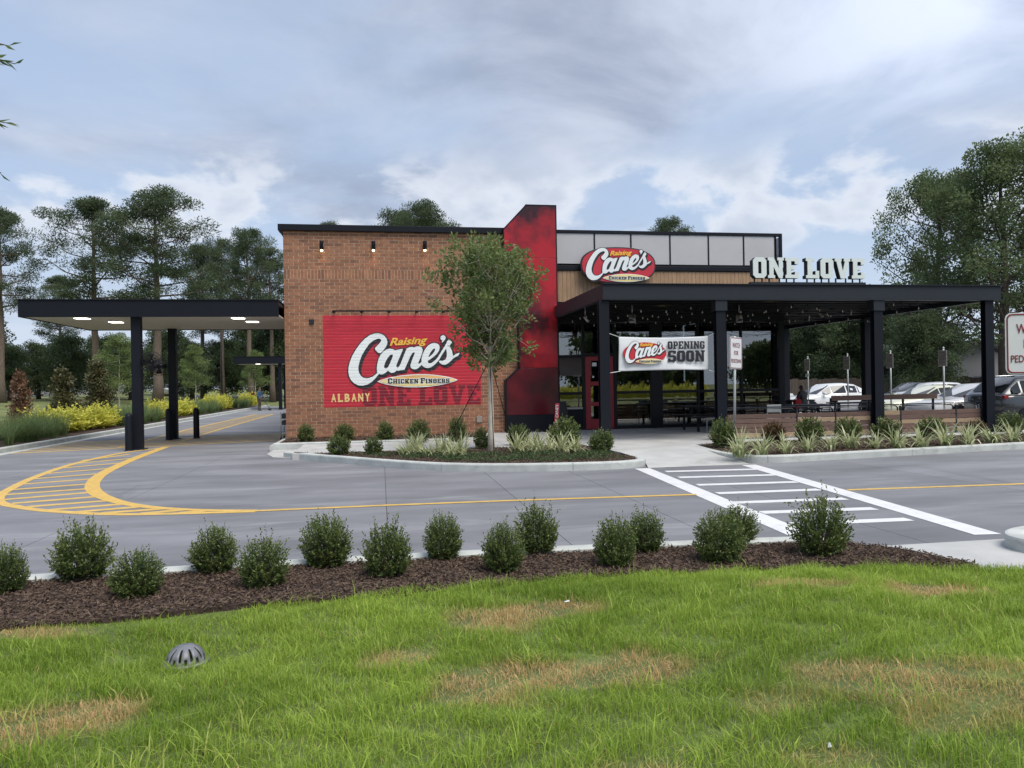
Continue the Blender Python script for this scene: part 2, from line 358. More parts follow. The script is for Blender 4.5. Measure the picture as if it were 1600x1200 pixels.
def np_mesh(name, V, F, mat, parent=None, attrs=None, off=None, smooth=False):
    """big meshes from numpy arrays; F is (n,3) or (n,4); attrs: per-vertex floats"""
    V = np.asarray(V, dtype=np.float32); F = np.asarray(F, dtype=np.int32)
    o_ = OFF[parent.name] if parent and off is None else (off or Vector((0, 0, 0)))
    V = V - np.array(o_, dtype=np.float32)
    me = bpy.data.meshes.new(name); me.vertices.add(len(V)); me.vertices.foreach_set('co', V.ravel())
    k = F.shape[1]; me.loops.add(F.size); me.loops.foreach_set('vertex_index', F.ravel())
    me.polygons.add(len(F)); me.polygons.foreach_set('loop_start', np.arange(0, F.size, k, dtype=np.int32)); me.polygons.foreach_set('loop_total', np.full(len(F), k, dtype=np.int32))
    me.polygons.foreach_set('use_smooth', np.full(len(F), bool(smooth)))
    for n_, a in (attrs or {}).items():
        at = me.attributes.new(n_, 'FLOAT', 'POINT'); at.data.foreach_set('value', np.asarray(a, dtype=np.float32))
    me.update(); me.validate()
    me.materials.append(MAT[mat]); o = link(bpy.data.objects.new(name, me))
    if parent: attach(o, parent)
    else: OFF[o.name] = Vector((0, 0, 0))
    return o
def curve_fill(contours, depth=0., offset=0., holes=()):
    """filled outline (with holes) in the x/z plane, thickness towards -y; returns verts, faces"""
    cu = bpy.data.curves.new('outline', 'CURVE'); cu.dimensions = '2D'; cu.fill_mode = 'BOTH'; cu.extrude = depth / 2; cu.offset = offset
    for c in contours:
        sp = cu.splines.new('POLY'); sp.points.add(len(c) - 1); sp.use_cyclic_u = True
        for q, (x, z) in enumerate(c): sp.points[q].co = (x, z, 0, 1)
    return _grab(cu)
def _grab(cu):
    o = bpy.data.objects.new('tmp', cu); COL.objects.link(o)
    dg = bpy.context.evaluated_depsgraph_get(); ev = o.evaluated_get(dg); me = ev.to_mesh()
    vs = [(v.co.x, -v.co.z, v.co.y) for v in me.vertices]; fs = [tuple(p.vertices) for p in me.polygons]
    ev.to_mesh_clear(); bpy.data.objects.remove(o); bpy.data.curves.remove(cu)
    return vs, fs
def text_fill(txt, size=1., shear=0., bold=0., depth=0.):
    cu = bpy.data.curves.new('text', 'FONT'); cu.body = txt; cu.size = size; cu.shear = shear; cu.offset = bold; cu.extrude = depth / 2; cu.resolution_u = 3
    return _grab(cu)
def fit(vs, x0, x1, z0, z1, y, tilt=0.):
    xs = [v[0] for v in vs]; zs = [v[2] for v in vs]; a, b, c, d = min(xs), max(xs), min(zs), max(zs)
    out = []
    for v in vs:
        u = (v[0] - a) / (b - a); w = (v[2] - c) / (d - c)
        out.append((x0 + u * (x1 - x0), y + v[1], z0 + w * (z1 - z0) + u * tilt))
    return out
# slab-serif athletic capitals on a grid 7 high
GL = {
 'O': (5, [[(1,0),(4,0),(5,1),(5,6),(4,7),(1,7),(0,6),(0,1)], [(1.9,1.5),(1.9,5.5),(3.1,5.5),(3.1,1.5)]]),
 'N': (6, [[(0,0),(2.6,0),(2.6,1),(2.1,1),(2.1,3.9),(4.1,0),(5.5,0),(5.5,6),(6,6),(6,7),(3.6,7),(3.6,6),(4.1,6),(4.1,3.3),(2.2,7),(0,7),(0,6),(.5,6),(.5,1),(0,1)]]),
 'E': (5, [[(0,0),(5,0),(5,2.2),(3.6,2.2),(3.6,1.2),(2.2,1.2),(2.2,2.9),(3.5,2.9),(3.5,4.1),(2.2,4.1),(2.2,5.8),(3.6,5.8),(3.6,4.8),(5,4.8),(5,7),(0,7),(0,5.9),(.5,5.9),(.5,1.1),(0,1.1)]]),
 'L': (5, [[(0,0),(5,0),(5,2.6),(3.6,2.6),(3.6,1.2),(2.4,1.2),(2.4,5.9),(3.1,5.9),(3.1,7),(0,7),(0,5.9),(.6,5.9),(.6,1.1),(0,1.1)]]),
 'V': (6, [[(2.2,0),(3.8,0),(5.4,5.9),(6,5.9),(6,7),(3.5,7),(3.5,5.9),(3.9,5.9),(3.05,2.4),(2.3,5.9),(2.6,5.9),(2.6,7),(0,7),(0,5.9),(.6,5.9)]]),
 'P': (5, [[(0,0),(3,0),(3,1.1),(2.3,1.1),(2.3,2.6),(4,2.6),(5,3.6),(5,6),(4,7),(0,7),(0,5.9),(.6,5.9),(.6,1.1),(0,1.1)], [(2.3,3.8),(2.3,5.8),(3.3,5.8),(3.3,3.8)]]),
 'I': (3, [[(0,0),(3,0),(3,1.1),(2.4,1.1),(2.4,5.9),(3,5.9),(3,7),(0,7),(0,5.9),(.6,5.9),(.6,1.1),(0,1.1)]]),
 'G': (5, [[(1,0),(4,0),(5,1),(5,3.9),(2.8,3.9),(2.8,2.8),(3.3,2.8),(3.3,1.3),(1.8,1.3),(1.8,5.7),(3.3,5.7),(3.3,4.7),(5,4.7),(5,6),(4,7),(1,7),(0,6),(0,1)]]),
 'S': (5, [[(0,0),(4,0),(5,1),(5,3.2),(4.2,4.1),(1.8,4.1),(1.8,5.7),(3.3,5.7),(3.3,5),(5,5),(5,7),(1,7),(0,6),(0,3.7),(.8,2.8),(3.2,2.8),(3.2,1.3),(1.7,1.3),(1.7,2.1),(0,2.1)]]),
 'C': (5, [[(1,0),(4,0),(5,1),(5,2.4),(3.3,2.4),(3.3,1.3),(1.8,1.3),(1.8,5.7),(3.3,5.7),(3.3,4.6),(5,4.6),(5,6),(4,7),(1,7),(0,6),(0,1)]]),
 'H': (6, [[(0,0),(2.6,0),(2.6,1),(2.1,1),(2.1,2.9),(3.9,2.9),(3.9,1),(3.4,1),(3.4,0),(6,0),(6,1),(5.5,1),(5.5,6),(6,6),(6,7),(3.4,7),(3.4,6),(3.9,6),(3.9,4.1),(2.1,4.1),(2.1,6),(2.6,6),(2.6,7),(0,7),(0,6),(.5,6),(.5,1),(0,1)]]),
 'K': (6, [[(0,0),(2.6,0),(2.6,1),(2.1,1),(2.1,2.7),(3.7,0),(6,0),(6,1),(5.5,1),(3.8,3.8),(5.3,6),(5.8,6),(5.8,7),(3.4,7),(3.4,6),(3.6,6),(2.1,3.9),(2.1,6),(2.6,6),(2.6,7),(0,7),(0,6),(.5,6),(.5,1),(0,1)]]),
 'F': (5, [[(0,0),(3,0),(3,1.1),(2.2,1.1),(2.2,2.9),(3.5,2.9),(3.5,4.1),(2.2,4.1),(2.2,5.8),(3.6,5.8),(3.6,4.8),(5,4.8),(5,7),(0,7),(0,5.9),(.5,5.9),(.5,1.1),(0,1.1)]]),
 'R': (5.6, [[(0,0),(2.8,0),(2.8,1.1),(2.2,1.1),(2.2,2.7),(2.9,2.7),(3.7,0),(5.6,0),(5.6,1.1),(5.2,1.1),(4.6,2.9),(5,3.6),(5,6),(4,7),(0,7),(0,5.9),(.5,5.9),(.5,1.1),(0,1.1)], [(2.2,3.9),(2.2,5.8),(3.3,5.8),(3.3,3.9)]]),
}
def word(txt, gap=.7, space=2.6, sizes=None):
    """list of (contours, x offset) for the word, 7 units tall"""
    x = 0; out = []
    for q, ch in enumerate(txt):
        if ch == ' ': x += space; continue
        w, cs = GL[ch]; k = sizes[q] if sizes else 1.
        out.append(([[(x + px * k, pz * k) for px, pz in c] for c in cs])); x += w * k + gap
    return out, x - gap
# lettering of the painted sign, outlined in photo pixels
def _tr(pts, ox): return [(px / 12.63 + ox, py / 12.63 + 515.) for px, py in pts]
SCRIPT = [
 [_tr([(585,352),(580,378),(592,408),(640,455),(690,466),(735,425),(790,350),(820,290),(826,240),(810,180),(770,125),(710,88),(640,72),(560,80),(480,110),(380,180),(290,275),(200,400),(130,520),(85,640),(60,740),(55,830),(70,920),(110,1000),(170,1060),(250,1100),(340,1106),(440,1080),(520,1030),(580,970),(630,910),(662,872),(640,838),(600,880),(540,925),(470,955),(410,962),(350,950),(300,910),(265,850),(252,780),(255,720),(280,620),(320,510),(390,390),(470,280),(550,215),(630,180),(680,180),(706,205),(695,240),(660,280),(620,325)], 540.)],
 [_tr([(622,850),(617,760),(625,680),(650,580),(690,500),(740,440),(800,395),(870,375),(930,385),(980,410),(1040,395),(1132,378),(1120,420),(1060,560),(1010,680),(996,725),(1024,736),(1022,797),(960,845),(905,856),(862,832),(840,808),(790,850),(740,880),(690,884),(652,872)], 540.), _tr([(925,490),(880,500),(830,560),(780,650),(760,720),(765,755),(800,770),(840,740),(880,660),(920,560),(935,510)], 540.)],
 [_tr([(195,375),(260,345),(305,340),(335,352),(390,332),(450,330),(492,350),(512,400),(500,460),(465,560),(425,650),(420,672),(445,670),(494,636),(496,690),(440,745),(395,778),(345,785),(295,770),(268,730),(275,680),(305,590),(345,495),(355,460),(340,445),(305,465),(265,530),(210,660),(150,792),(10,815),(14,765),(70,690),(120,560)], 620.)],
 [_tr([(490,692),(488,570),(510,490),(550,400),(610,320),(680,275),(740,262),(800,275),(838,310),(846,360),(830,420),(780,490),(710,550),(640,600),(612,612),(612,640),(632,665),(685,658),(745,615),(805,555),(830,602),(760,680),(690,735),(620,760),(560,750),(510,720)], 620.), _tr([(750,370),(715,385),(670,440),(635,510),(620,545),(650,530),(700,490),(745,430),(757,390)], 620.)],
 [_tr([(803,557),(880,430),(950,320),(1000,220),(1040,188),(1080,215),(1088,258),(1045,305),(1058,350),(1092,430),(1108,522),(1160,485),(1228,456),(1240,470),(1205,520),(1120,560),(1080,605),(1020,660),(960,692),(900,690),(852,662),(824,622),(850,612),(900,618),(955,595),(985,540),(988,470),(974,372),(930,440),(870,530),(832,604)], 620.)],
 [_tr([(860,170),(870,130),(905,110),(945,120),(965,155),(955,195),(920,235),(885,262),(890,235),(900,214),(875,203)], 620.)],
]
# in metres on the wall plane, then as fractions of the lettering's own box
_S = [[[P(px, py, 24.28) for px, py in c] for c in g] for g in SCRIPT]
_ax = [p[0] for g in _S for c in g for p in c]; _az = [p[1] for g in _S for c in g for p in c]
LX0, LX1, LZ0, LZ1 = min(_ax), max(_ax), min(_az), max(_az)
LW, LH = LX1 - LX0, LZ1 - LZ0
def area(c): return .5 * sum(c[i][0] * c[(i + 1) % len(c)][1] - c[(i + 1) % len(c)][0] * c[i][1] for i in range(len(c)))
def grow(c, d, hole=False):
    """outline moved outward by d (a hole shrinks)"""
    if area(c) < 0: c = c[::-1]
    if hole: d = -d
    n = len(c); out = []
    for i in range(n):
        p, q, r_ = Vector(c[i - 1]), Vector(c[i]), Vector(c[(i + 1) % n])
        a = (q - p).normalized(); b = (r_ - q).normalized()
        na = Vector((a.y, -a.x)); nb = Vector((b.y, -b.x)); m = na + nb
        if m.length < .2: m = na
        m.normalize(); k = max(.5, m.dot(na)); out.append(tuple(q + m * (d / k)))
    return out
def plate(name, mat, parent, contours, y, depth=.002):
    vs, fs = curve_fill(contours, depth); return MB().add([(v[0], y + v[1], v[2]) for v in vs], fs).build(name, mat, parent)
def merged(name, mat, parent, groups, y, depth=.002, step=.0006):
    m = MB()
    for q, g in enumerate(groups):
        vs, fs = curve_fill(g, depth); m.add([(v[0], y - q * step + v[1], v[2]) for v in vs], fs)
    return m.build(name, mat, parent)
def logo(parent, x0, z0, s, y, mats, sz=None, thick=.002):
    """script lettering with drop shadow, small word above, pointed plaque below; front towards -y"""
    sz = sz or s
    T = lambda p: (x0 + (p[0] - LX0) * s, z0 + (p[1] - LZ0) * sz)
    glyphs = [[[T(p) for p in c] for c in g] for g in _S]
    o = .032 * s
    sh = [[[(a + .055 * s, b - .065 * s) for a, b in grow(c, o, k > 0)] for k, c in enumerate(g)] for g in glyphs]
    mid = [[[(a + .026 * s, b - .03 * s) for a, b in grow(c, o, k > 0)] for k, c in enumerate(g)] for g in glyphs]
    ol = [[grow(c, o, k > 0) for k, c in enumerate(g)] for g in glyphs]
    merged('lettering_shadow', mats['black'], parent, sh + mid + ol, y - thick, thick)
    merged('script_lettering', mats['white'], parent, glyphs, y - .013 - thick, thick)
    W = lambda px, py: T(P(px, py, 24.28))
    # small slanted word
    vs, fs = text_fill('Raising', 1., .32, .028)
    a = W(609, 543.5); b = W(668, 525.5)
    vs = fit(vs, a[0], b[0], a[1] - .01 * s, b[1] - .05 * s, y - .018, .06 * s); MB().add(vs, fs).build('small_script_word', mats['yellow'], parent)
    # pointed plaque
    l, r_ = W(591, 596.2), W(714, 593.6); t, bt = W(657, 584.8)[1], W(657, 604)[1]
    def lens(k, lo=0., hi=1.):
        pts = []; cx = (l[0] + r_[0]) / 2; hw = (r_[0] - l[0]) / 2 * (1 - (1 - k) * .35); cz = (l[1] + r_[1]) / 2; hh = (t - bt) / 2 * k
        for q in range(25):
            u = -1 + q / 12; pts.append((cx + hw * u, cz + (r_[1] - l[1]) * u / 2 - hh * (1 - u * u) ** .8))
        for q in range(23, 0, -1):
            u = -1 + q / 12; pts.append((cx + hw * u, cz + (r_[1] - l[1]) * u / 2 + hh * (1 - u * u) ** .8))
        return pts
    plate('plaque_border', mats['white'], parent, [lens(1.06)], y - .016, .001)
    plate('plaque', mats['tan'], parent, [lens(.92)], y - .018, .001)
    inner = lens(.9); cz = (l[1] + r_[1]) / 2
    plate('plaque_lower_field', mats['cream'], parent, [[(a_, min(b_, cz + .06 * s + (r_[1] - l[1]) * .0)) for a_, b_ in lens(.84)]], y - .020, .001)
    g, w = word('CHICKEN FINGERS', .55, 1.8, [1.0 if c in (0, 8) else .82 for c in range(15)])
    a = W(606.2, 599.3); b = W(702.4, 591.2); k = (b[0] - a[0]) / w; kz = (W(606, 591.0)[1] - a[1]) / 7.; tl = (W(702, 598.2)[1] - W(606, 599.4)[1]) / (b[0] - a[0]) * 1.0
    F_ = lambda c: [(a[0] + px * k, a[1] + pz * kz + px * k * tl) for px, pz in c]
    gl = [[F_(c) for c in gg] for gg in g]
    merged('plaque_letter_edging', mats['white'], parent, [[grow(gg[0], .016 * s)] for gg in gl], y - .022, .0008, .0003)
    merged('plaque_letters', mats['black'], parent, gl, y - .029, .001, .0001)
MUR = dict(black='mural_black', white='mural_white', yellow='mural_yellow', tan='mural_tan', cream='mural_cream')
SGN = dict(black='sign_black', white='sign_white', yellow='sign_yellow', tan='sign_cream', cream='sign_cream')

# ================================================================== SETTING
rng = np.random.default_rng(7); random.seed(7)
def terrain_z(x, y):
    """natural ground: level with the paving, rising gently across the left lawn"""
    t = max(0., min(1., (-12. - x) / 26.)); u = max(0., min(1., (y - 75.) / 60.))
    return -.03 + (.85 * t * t * (3 - 2 * t)) + .6 * u * u * (3 - 2 * u)
def grid_ground():
    xs = [-900, -400, -200, -120, -80, -60, -50] + list(np.arange(-44, -10, 2.)) + [-11, -8, 0, 10, 20, 30, 45, 70, 120, 250, 500, 900]
    ys = [-300, -120, -60, -30, -10, 0, 10, 20, 30, 40, 50, 60, 70, 75, 80, 90, 100, 115, 130, 160, 220, 400, 900, 2500]
    V = []; F = []
    for y in ys:
        for x in xs:
            z = terrain_z(x, y)
            if -11.5 < x and y < 75: z = -.12
            V.append((x, y, z))
    n = len(xs)
    for j in range(len(ys) - 1):
        for i in range(n - 1): F.append((j * n + i, j * n + i + 1, (j + 1) * n + i + 1, (j + 1) * n + i))
    return MB().add(V, F, True).build('ground', 'far_grass', None, fix=False)
g_ = props(grid_ground(), 'grassy ground spreading out to the horizon', kind='structure')

# driveway of cast slabs
drive = thing('driveway', 'grey concrete driveway sweeping round the restaurant', None, (0, 0, 0), kind='structure')
xcuts = [-10.55, -7.6, -3.9, 0.05, 1.95, 3.55, 5.5, 9.3, 13.1, 16.9, 20.7, 24.5, 28.3, 32.]
ycuts = [6.9, 11.0, 15.9, 20.4]
for i in range(len(xcuts) - 1):
    for j in range(len(ycuts) - 1):
        box('slab', 'drive_concrete', drive, xcuts[i] + .004, xcuts[i + 1] - .004, ycuts[j] + .004, ycuts[j + 1] - .004, -.10, 0.)
for i in range(-1, 2):
    xa = (-10.55, -6.9, -3.0)[i + 1]; xb = (-6.9, -3.0, -2.2)[i + 1]
    ya = 20.4
    while ya < 74:
        box('slab', 'drive_concrete', drive, xa + .004, xb - .004, ya + .004, min(ya + 4.6, 74) - .004, -.10, 0.); ya += 4.6
for i, xa in enumerate((-32., -25, -18, -14.2)):
    pass
box('joint_filler', 'joint', drive, -10.5, 32., 6.95, 20.38, -.11, -.012); box('joint_filler', 'joint', drive, -10.5, -2.25, 20.4, 73.9, -.11, -.012)
pk = thing('parking_lot', 'grey parking lot beyond the patio', None, (0, 0, 0), kind='structure')
for i in range(7):
    for j in range(8):
        box('slab', 'drive_concrete', pk, 17.9 + i * 4.6 + .004, 17.9 + (i + 1) * 4.6 - .004, 20.4 + j * 4.6 + .004, 20.4 + (j + 1) * 4.6 - .004, -.1, .0)
box('joint_filler', 'joint', pk, 17.95, 50., 20.45, 57.1, -.11, -.012)
for q in range(14):
    box('stall_line', 'white_paint', pk, 18.6, 23.8, 20.42 + q * 2.62, 20.52 + q * 2.62, .002, .006)

# painted markings
mk = thing('lane_marking', 'yellow painted lane lines and hatched island on the driveway', None, (0, 0, 0), kind='structure')
def ribbon(name, mat, par, pts, w, z=.004):
    pts = [Vector(p) for p in pts]; L_ = []; R_ = []
    for k, p in enumerate(pts):
        d = (pts[min(k + 1, len(pts) - 1)] - pts[max(k - 1, 0)]).normalized(); n = Vector((-d.y, d.x))
        ww = w[k] if isinstance(w, list) else w
        L_.append(p + n * ww / 2); R_.append(p - n * ww / 2)
    vs = [(p.x, p.y, z) for p in L_] + [(p.x, p.y, z) for p in R_]; n = len(pts)
    return MB().add(vs, [(k, n + k, n + k + 1, k + 1) for k in range(n - 1)]).build(name, mat, par, fix=False)
def smooth(pts, n=6):
    out = []
    for k in range(len(pts) - 1):
        p0, p1, p2, p3 = (Vector(pts[max(0, min(len(pts) - 1, k + d))]) for d in (-1, 0, 1, 2))
        for q in range(n):
            t = q / n; out.append(.5 * ((2 * p1) + (-p0 + p2) * t + (2 * p0 - 5 * p1 + 4 * p2 - p3) * t * t + (-p0 + 3 * p1 - 3 * p2 + p3) * t ** 3))
    out.append(Vector(pts[-1])); return out
outer = [(-6.35, 23.9), (-6.98, 22.4), (-7.12, 19.45), (-6.85, 16.8), (-6.51, 15.03), (-6.25, 14.0), (-5.85, 13.07), (-5.32, 12.45), (-4.77, 11.97), (-3.89, 11.44), (-3.1, 11.2), (-1.73, 11.06)]
inner = [(-6.35, 24.4), (-6.12, 20.94), (-5.85, 18.32), (-5.62, 16.76), (-5.36, 15.61), (-5.04, 14.59), (-4.64, 13.66), (-4.2, 12.9), (-3.74, 12.28), (-3.16, 11.75), (-2.47, 11.36), (-1.74, 11.13)]
ribbon('lane_line', 'yellow_paint', mk, smooth(outer), .17, .004); ribbon('lane_line', 'yellow_paint', mk, smooth(inner), [.24 - .12 * max(0., (q - 36) / 30.) for q in range(67)], .0045)
ribbon('lane_line', 'yellow_paint', mk, [(-1.8, 11.09), (0, 11.09), (1.86, 11.03), (4.62, 10.85)], .12, .005)
ribbon('lane_line', 'yellow_paint', mk, [(6.97, 10.66), (9.9, 10.5), (14., 10.3), (20, 10.0), (30., 9.6)], .12, .004)
ST = [((-7.25, 20.35), (-6.62, 21.89)), ((-7.23, 19.46), (-6.1, 20.6)), ((-7.15, 18.43), (-5.95, 19.4)), ((-6.97, 17.32), (-5.85, 18.1)), ((-6.86, 16.35), (-5.7, 17.0)), ((-6.7, 15.47), (-5.5, 16.05)), ((-6.5, 14.66), (-5.3, 15.18)), ((-6.25, 13.99), (-5.05, 14.43)), ((-5.93, 13.38), (-4.8, 13.9)), ((-5.59, 12.88), (-4.5, 13.33)), ((-5.21, 12.44), (-4.15, 12.78)), ((-4.77, 12.01), (-3.8, 12.33)), ((-4.3, 11.69), (-3.45, 11.98)), ((-3.87, 11.49), (-3.05, 11.68)), ((-3.29, 11.29), (-2.75, 11.5)), ((-2.76, 11.2), (-2.4, 11.34))]
for a, b in ST: ribbon('hatch_stripe', 'yellow_paint', mk, [a, b], .18, .003)
for k in range(7):                                    # hatched crossing under the drive-through canopy
    t = k / 6; a = (-10.2, 23.5 + 4.3 * t); b = (-3.2, 25.9 + 4.0 * t)
    ribbon('hatch_stripe', 'yellow_paint', mk, [a, b], .24, .0025)
ribbon('lane_line', 'yellow_paint', mk, [(-7.7, 24.4), (-8.1, 34), (-8.05, 52)], .13, .0055); ribbon('lane_line', 'yellow_paint', mk, [(-6.5, 26.5), (-6.7, 34), (-6.95, 52)], .13, .0055)
for k in range(30): ribbon('hatch_stripe', 'yellow_paint', mk, [(-8.03, 30.3 + k * .72), (-6.72, 31.1 + k * .72)], .16, .0035)
cw = thing('crosswalk', 'white ladder crosswalk across the driveway', None, (0, 0, 0), kind='structure')
ribbon('crosswalk_edge', 'white_paint', cw, [(5.02, 14.4), (4.45, 7.25)], .30, .0045); ribbon('crosswalk_edge', 'white_paint', cw, [(7.22, 14.35), (6.38, 7.25)], .30, .0045)
for (a, b) in zip([(5.26, 13.77), (5.15, 12.86), (5.06, 11.84), (4.96, 10.88), (4.82, 9.98), (4.77, 9.15), (4.73, 8.32)], [(7.0, 13.6), (6.87, 12.7), (6.74, 11.72), (6.6, 10.82), (6.44, 9.9), (6.3, 9.05), (6.2, 8.26)]):
    ribbon('crosswalk_bar', 'white_paint', cw, [a, b], .21, .004)

# kerbs: cast pieces about 3 m long
def kerb(name, label, line, w=.16, h=.15, piece=3.0, side=1, closed=False):
    par = thing(name, label, None, (0, 0, 0), kind='structure'); pts = smooth(line, 8) if len(line) > 2 else [Vector(line[0]) + (Vector(line[1]) - Vector(line[0])) * t / 24 for t in range(25)]
    d = [0.]
    for k in range(1, len(pts)): d.append(d[-1] + (pts[k] - pts[k - 1]).length)
    prof = [(0, -.06), (-.012, h - .03), (-.004, h - .008), (.02, h), (w - .02, h), (w, h - .015), (w, -.06)]
    cur = []; start = 0.
    def flush(c):
        if len(c) < 2: return
        vs = []; fs = []; n = len(prof)
        for k, p in enumerate(c):
            t = (c[min(k + 1, len(c) - 1)] - c[max(k - 1, 0)]).normalized(); nn = Vector((-t.y, t.x)) * side
            q = p + t * (.004 if k == 0 else -.004 if k == len(c) - 1 else 0)
            vs += [(q.x + nn.x * a, q.y + nn.y * a, z) for a, z in prof]
        for k in range(len(c) - 1):
            for m_ in range(n - 1): fs.append((k * n + m_, k * n + m_ + 1, (k + 1) * n + m_ + 1, (k + 1) * n + m_))
        fs += [tuple(range(n)), tuple(range((len(c) - 1) * n, len(c) * n))[::-1]]
        MB().add(vs, fs).build('kerb_piece', 'kerb_concrete', par)
    for k, p in enumerate(pts):
        cur.append(p)
        if d[k] - start >= piece: flush(cur); cur = [p]; start = d[k]
    flush(cur); return par
kerb('side_kerb', 'long pale kerb along the left lawn edge', [(-10.5, 10.), (-10.5, 24.), (-10.42, 34.), (-10.35, 54.), (-10.2, 74.)], side=1)
box('gutter', 'kerb_concrete', drive, -10.5, -10.2, 10, 74, -.09, .003)
bedline = [(-2.35, 19.3), (-1.1, 17.75), (.55, 15.85), (1.5, 15.1), (2.6, 14.66), (3.95, 14.45), (4.75, 14.5), (5.22, 14.82), (5.36, 15.4)]
kerb('planting_bed_kerb', 'pale curved kerb round the tree bed', bedline, side=1, piece=2.6)
rbed = [(7.42, 17.8), (7.25, 16.6), (7.2, 15.6), (7.38, 14.85), (7.95, 14.55), (9.0, 14.66), (11.0, 14.95), (14.6, 15.5), (19., 16.2), (26., 17.2)]
kerb('patio_bed_kerb', 'pale kerb round the long bed before the patio', rbed, side=1, piece=3.4)
kerb('front_bed_kerb', 'straight pale kerb behind the row of front shrubs', [(-9., 7.13), (-3., 7.16), (-.5, 7.2), (1.5, 7.17), (3.0, 7.1), (3.9, 7.03), (4.45, 6.96)], side=-1, piece=3.0)
kerb('kerb_nose', 'rounded kerb nose at the right beside the crosswalk', [(10., 6.98), (7.3, 7.02), (6.45, 6.92), (6.06, 6.66), (6.02, 6.34), (6.3, 6.05), (8., 5.9)], side=1, piece=1.4)
# pavements
pv = thing('pavement', 'pale concrete walk in front of the restaurant', None, (0, 0, 0), kind='structure')
def walkpiece(poly, z1=.15, z0=-.1): return MB().slab(poly, z0, z1).build('walk_slab', 'walk_concrete', pv, .006)
walkpiece([(-2.62, 19.42), (-2.1, 19.0), (-2.1, 21.6), (-2.9, 21.6), (-2.9, 20.4)], .02)
walkpiece([(-2.09, 18.75), (.6, 18.75), (.6, 21.6), (-2.09, 21.6)]); walkpiece([(.608, 18.75), (3.1, 18.75), (3.1, 21.6), (.608, 21.6)]); walkpiece([(3.108, 19.0), (4.95, 19.0), (4.95, 24.3), (3.108, 24.3)])
walkpiece([(4.958, 19.0), (5.2, 16.4), (7.25, 16.4), (7.42, 17.8), (8.4, 18.1), (8.4, 24.5), (4.958, 24.5)])
MB().add([(5.2, 16.4, .15), (7.25, 16.4, .15), (7.3, 14.42, .006), (5.15, 14.42, .006), (5.38, 15.3, .07)], [(0, 4, 3, 2, 1)]).build('ramp_slab', 'walk_concrete', pv, fix=False)
walkpiece([(8.408, 18.1), (13.0, 18.1), (13.0, 24.5), (8.408, 24.5)]); walkpiece([(13.008, 18.1), (17.4, 18.1), (17.4, 31.), (13.008, 31.)])
walkpiece([(17.408, 18.6), (17.9, 18.6), (17.9, 31.), (17.408, 31.)])
MB().slab([(4.4, 6.98), (4.78, 6.45), (5.0, 5.85), (5.0, 5.2), (9.5, 5.2), (9.5, 6.98)], -.1, .012).build('walk_slab', 'walk_concrete', pv)
box('walk_slab', 'walk_concrete', pv, -3.0, -2.88, 21.6, 50, -.1, .13)
# earth beds
def bed(name, label, poly, z, mat='soil'):
    return props(MB().slab(poly, -.1, z).build(name, mat), label, kind='structure')
bedpoly = [tuple(p) for p in smooth([(a, b) for a, b in bedline], 6)] + [(5.05, 16.5), (4.9, 18.95), (3.1, 18.74), (-1.9, 18.74)]
BEDIN = [(-1.95, 19.1), (-1.0, 17.95), (.62, 16.02), (1.55, 15.27), (2.65, 14.83), (3.95, 14.62), (4.68, 14.66), (5.06, 14.9), (5.18, 15.4), (5.04, 16.5), (4.9, 18.98), (3.1, 18.73), (-1.6, 18.73)]
bed('planting_bed', 'dark mulch bed round the small tree', BEDIN, .135)
bed('wall_bed', 'narrow mulch strip at the foot of the brick wall', [(-2.8, 21.75), (3.05, 21.75), (3.05, 24.29), (-2.8, 24.29)], .16)
kerb('wall_bed_kerb', 'low concrete edge of the brick wall bed', [(-2.9, 21.62), (3.1, 21.62)], w=.13, h=.20, piece=3, side=1)
bed('patio_bed', 'dark mulch bed in front of the patio fence', [(7.58, 17.7), (7.42, 16.6), (7.38, 15.7), (7.52, 15.0), (8.0, 14.73), (9.0, 14.83), (11., 15.12), (14.6, 15.67), (19., 16.37), (26., 17.4), (26, 18.08), (8.4, 18.08)], .135)
FB0 = [(-9., 7.0), (-3., 7.03), (-.5, 7.06), (1.5, 7.02), (3.0, 6.95), (4.3, 6.88), (4.72, 6.45), (4.95, 5.8), (4.9, 5.3), (3.3, 5.6), (2.1, 5.8), (1.0, 5.8), (0., 5.7), (-1., 5.7), (-1.9, 5.5), (-2.8, 5.4), (-9., 5.2)]
bed('nose_bed', 'dark mulch inside the rounded kerb nose', [(10., 6.8), (7.3, 6.84), (6.5, 6.75), (6.22, 6.58), (6.2, 6.4), (6.4, 6.24), (8., 6.08), (10, 6.0)], .12)
_ex = [(-9., 5.6), (-2.8, 5.76), (-1.9, 5.82), (-1., 6.0), (0., 6.0), (1., 6.12), (2.1, 6.15), (3.3, 6.05), (4.3, 5.86), (4.8, 5.68)]
FB = FB0[:7] + [(4.92, 5.8), (4.85, 5.6)] + [(a, b - .07) for a, b in _ex[::-1]]
bed('front_bed', 'dark bark mulch bed under the front shrubs', FB, .115)
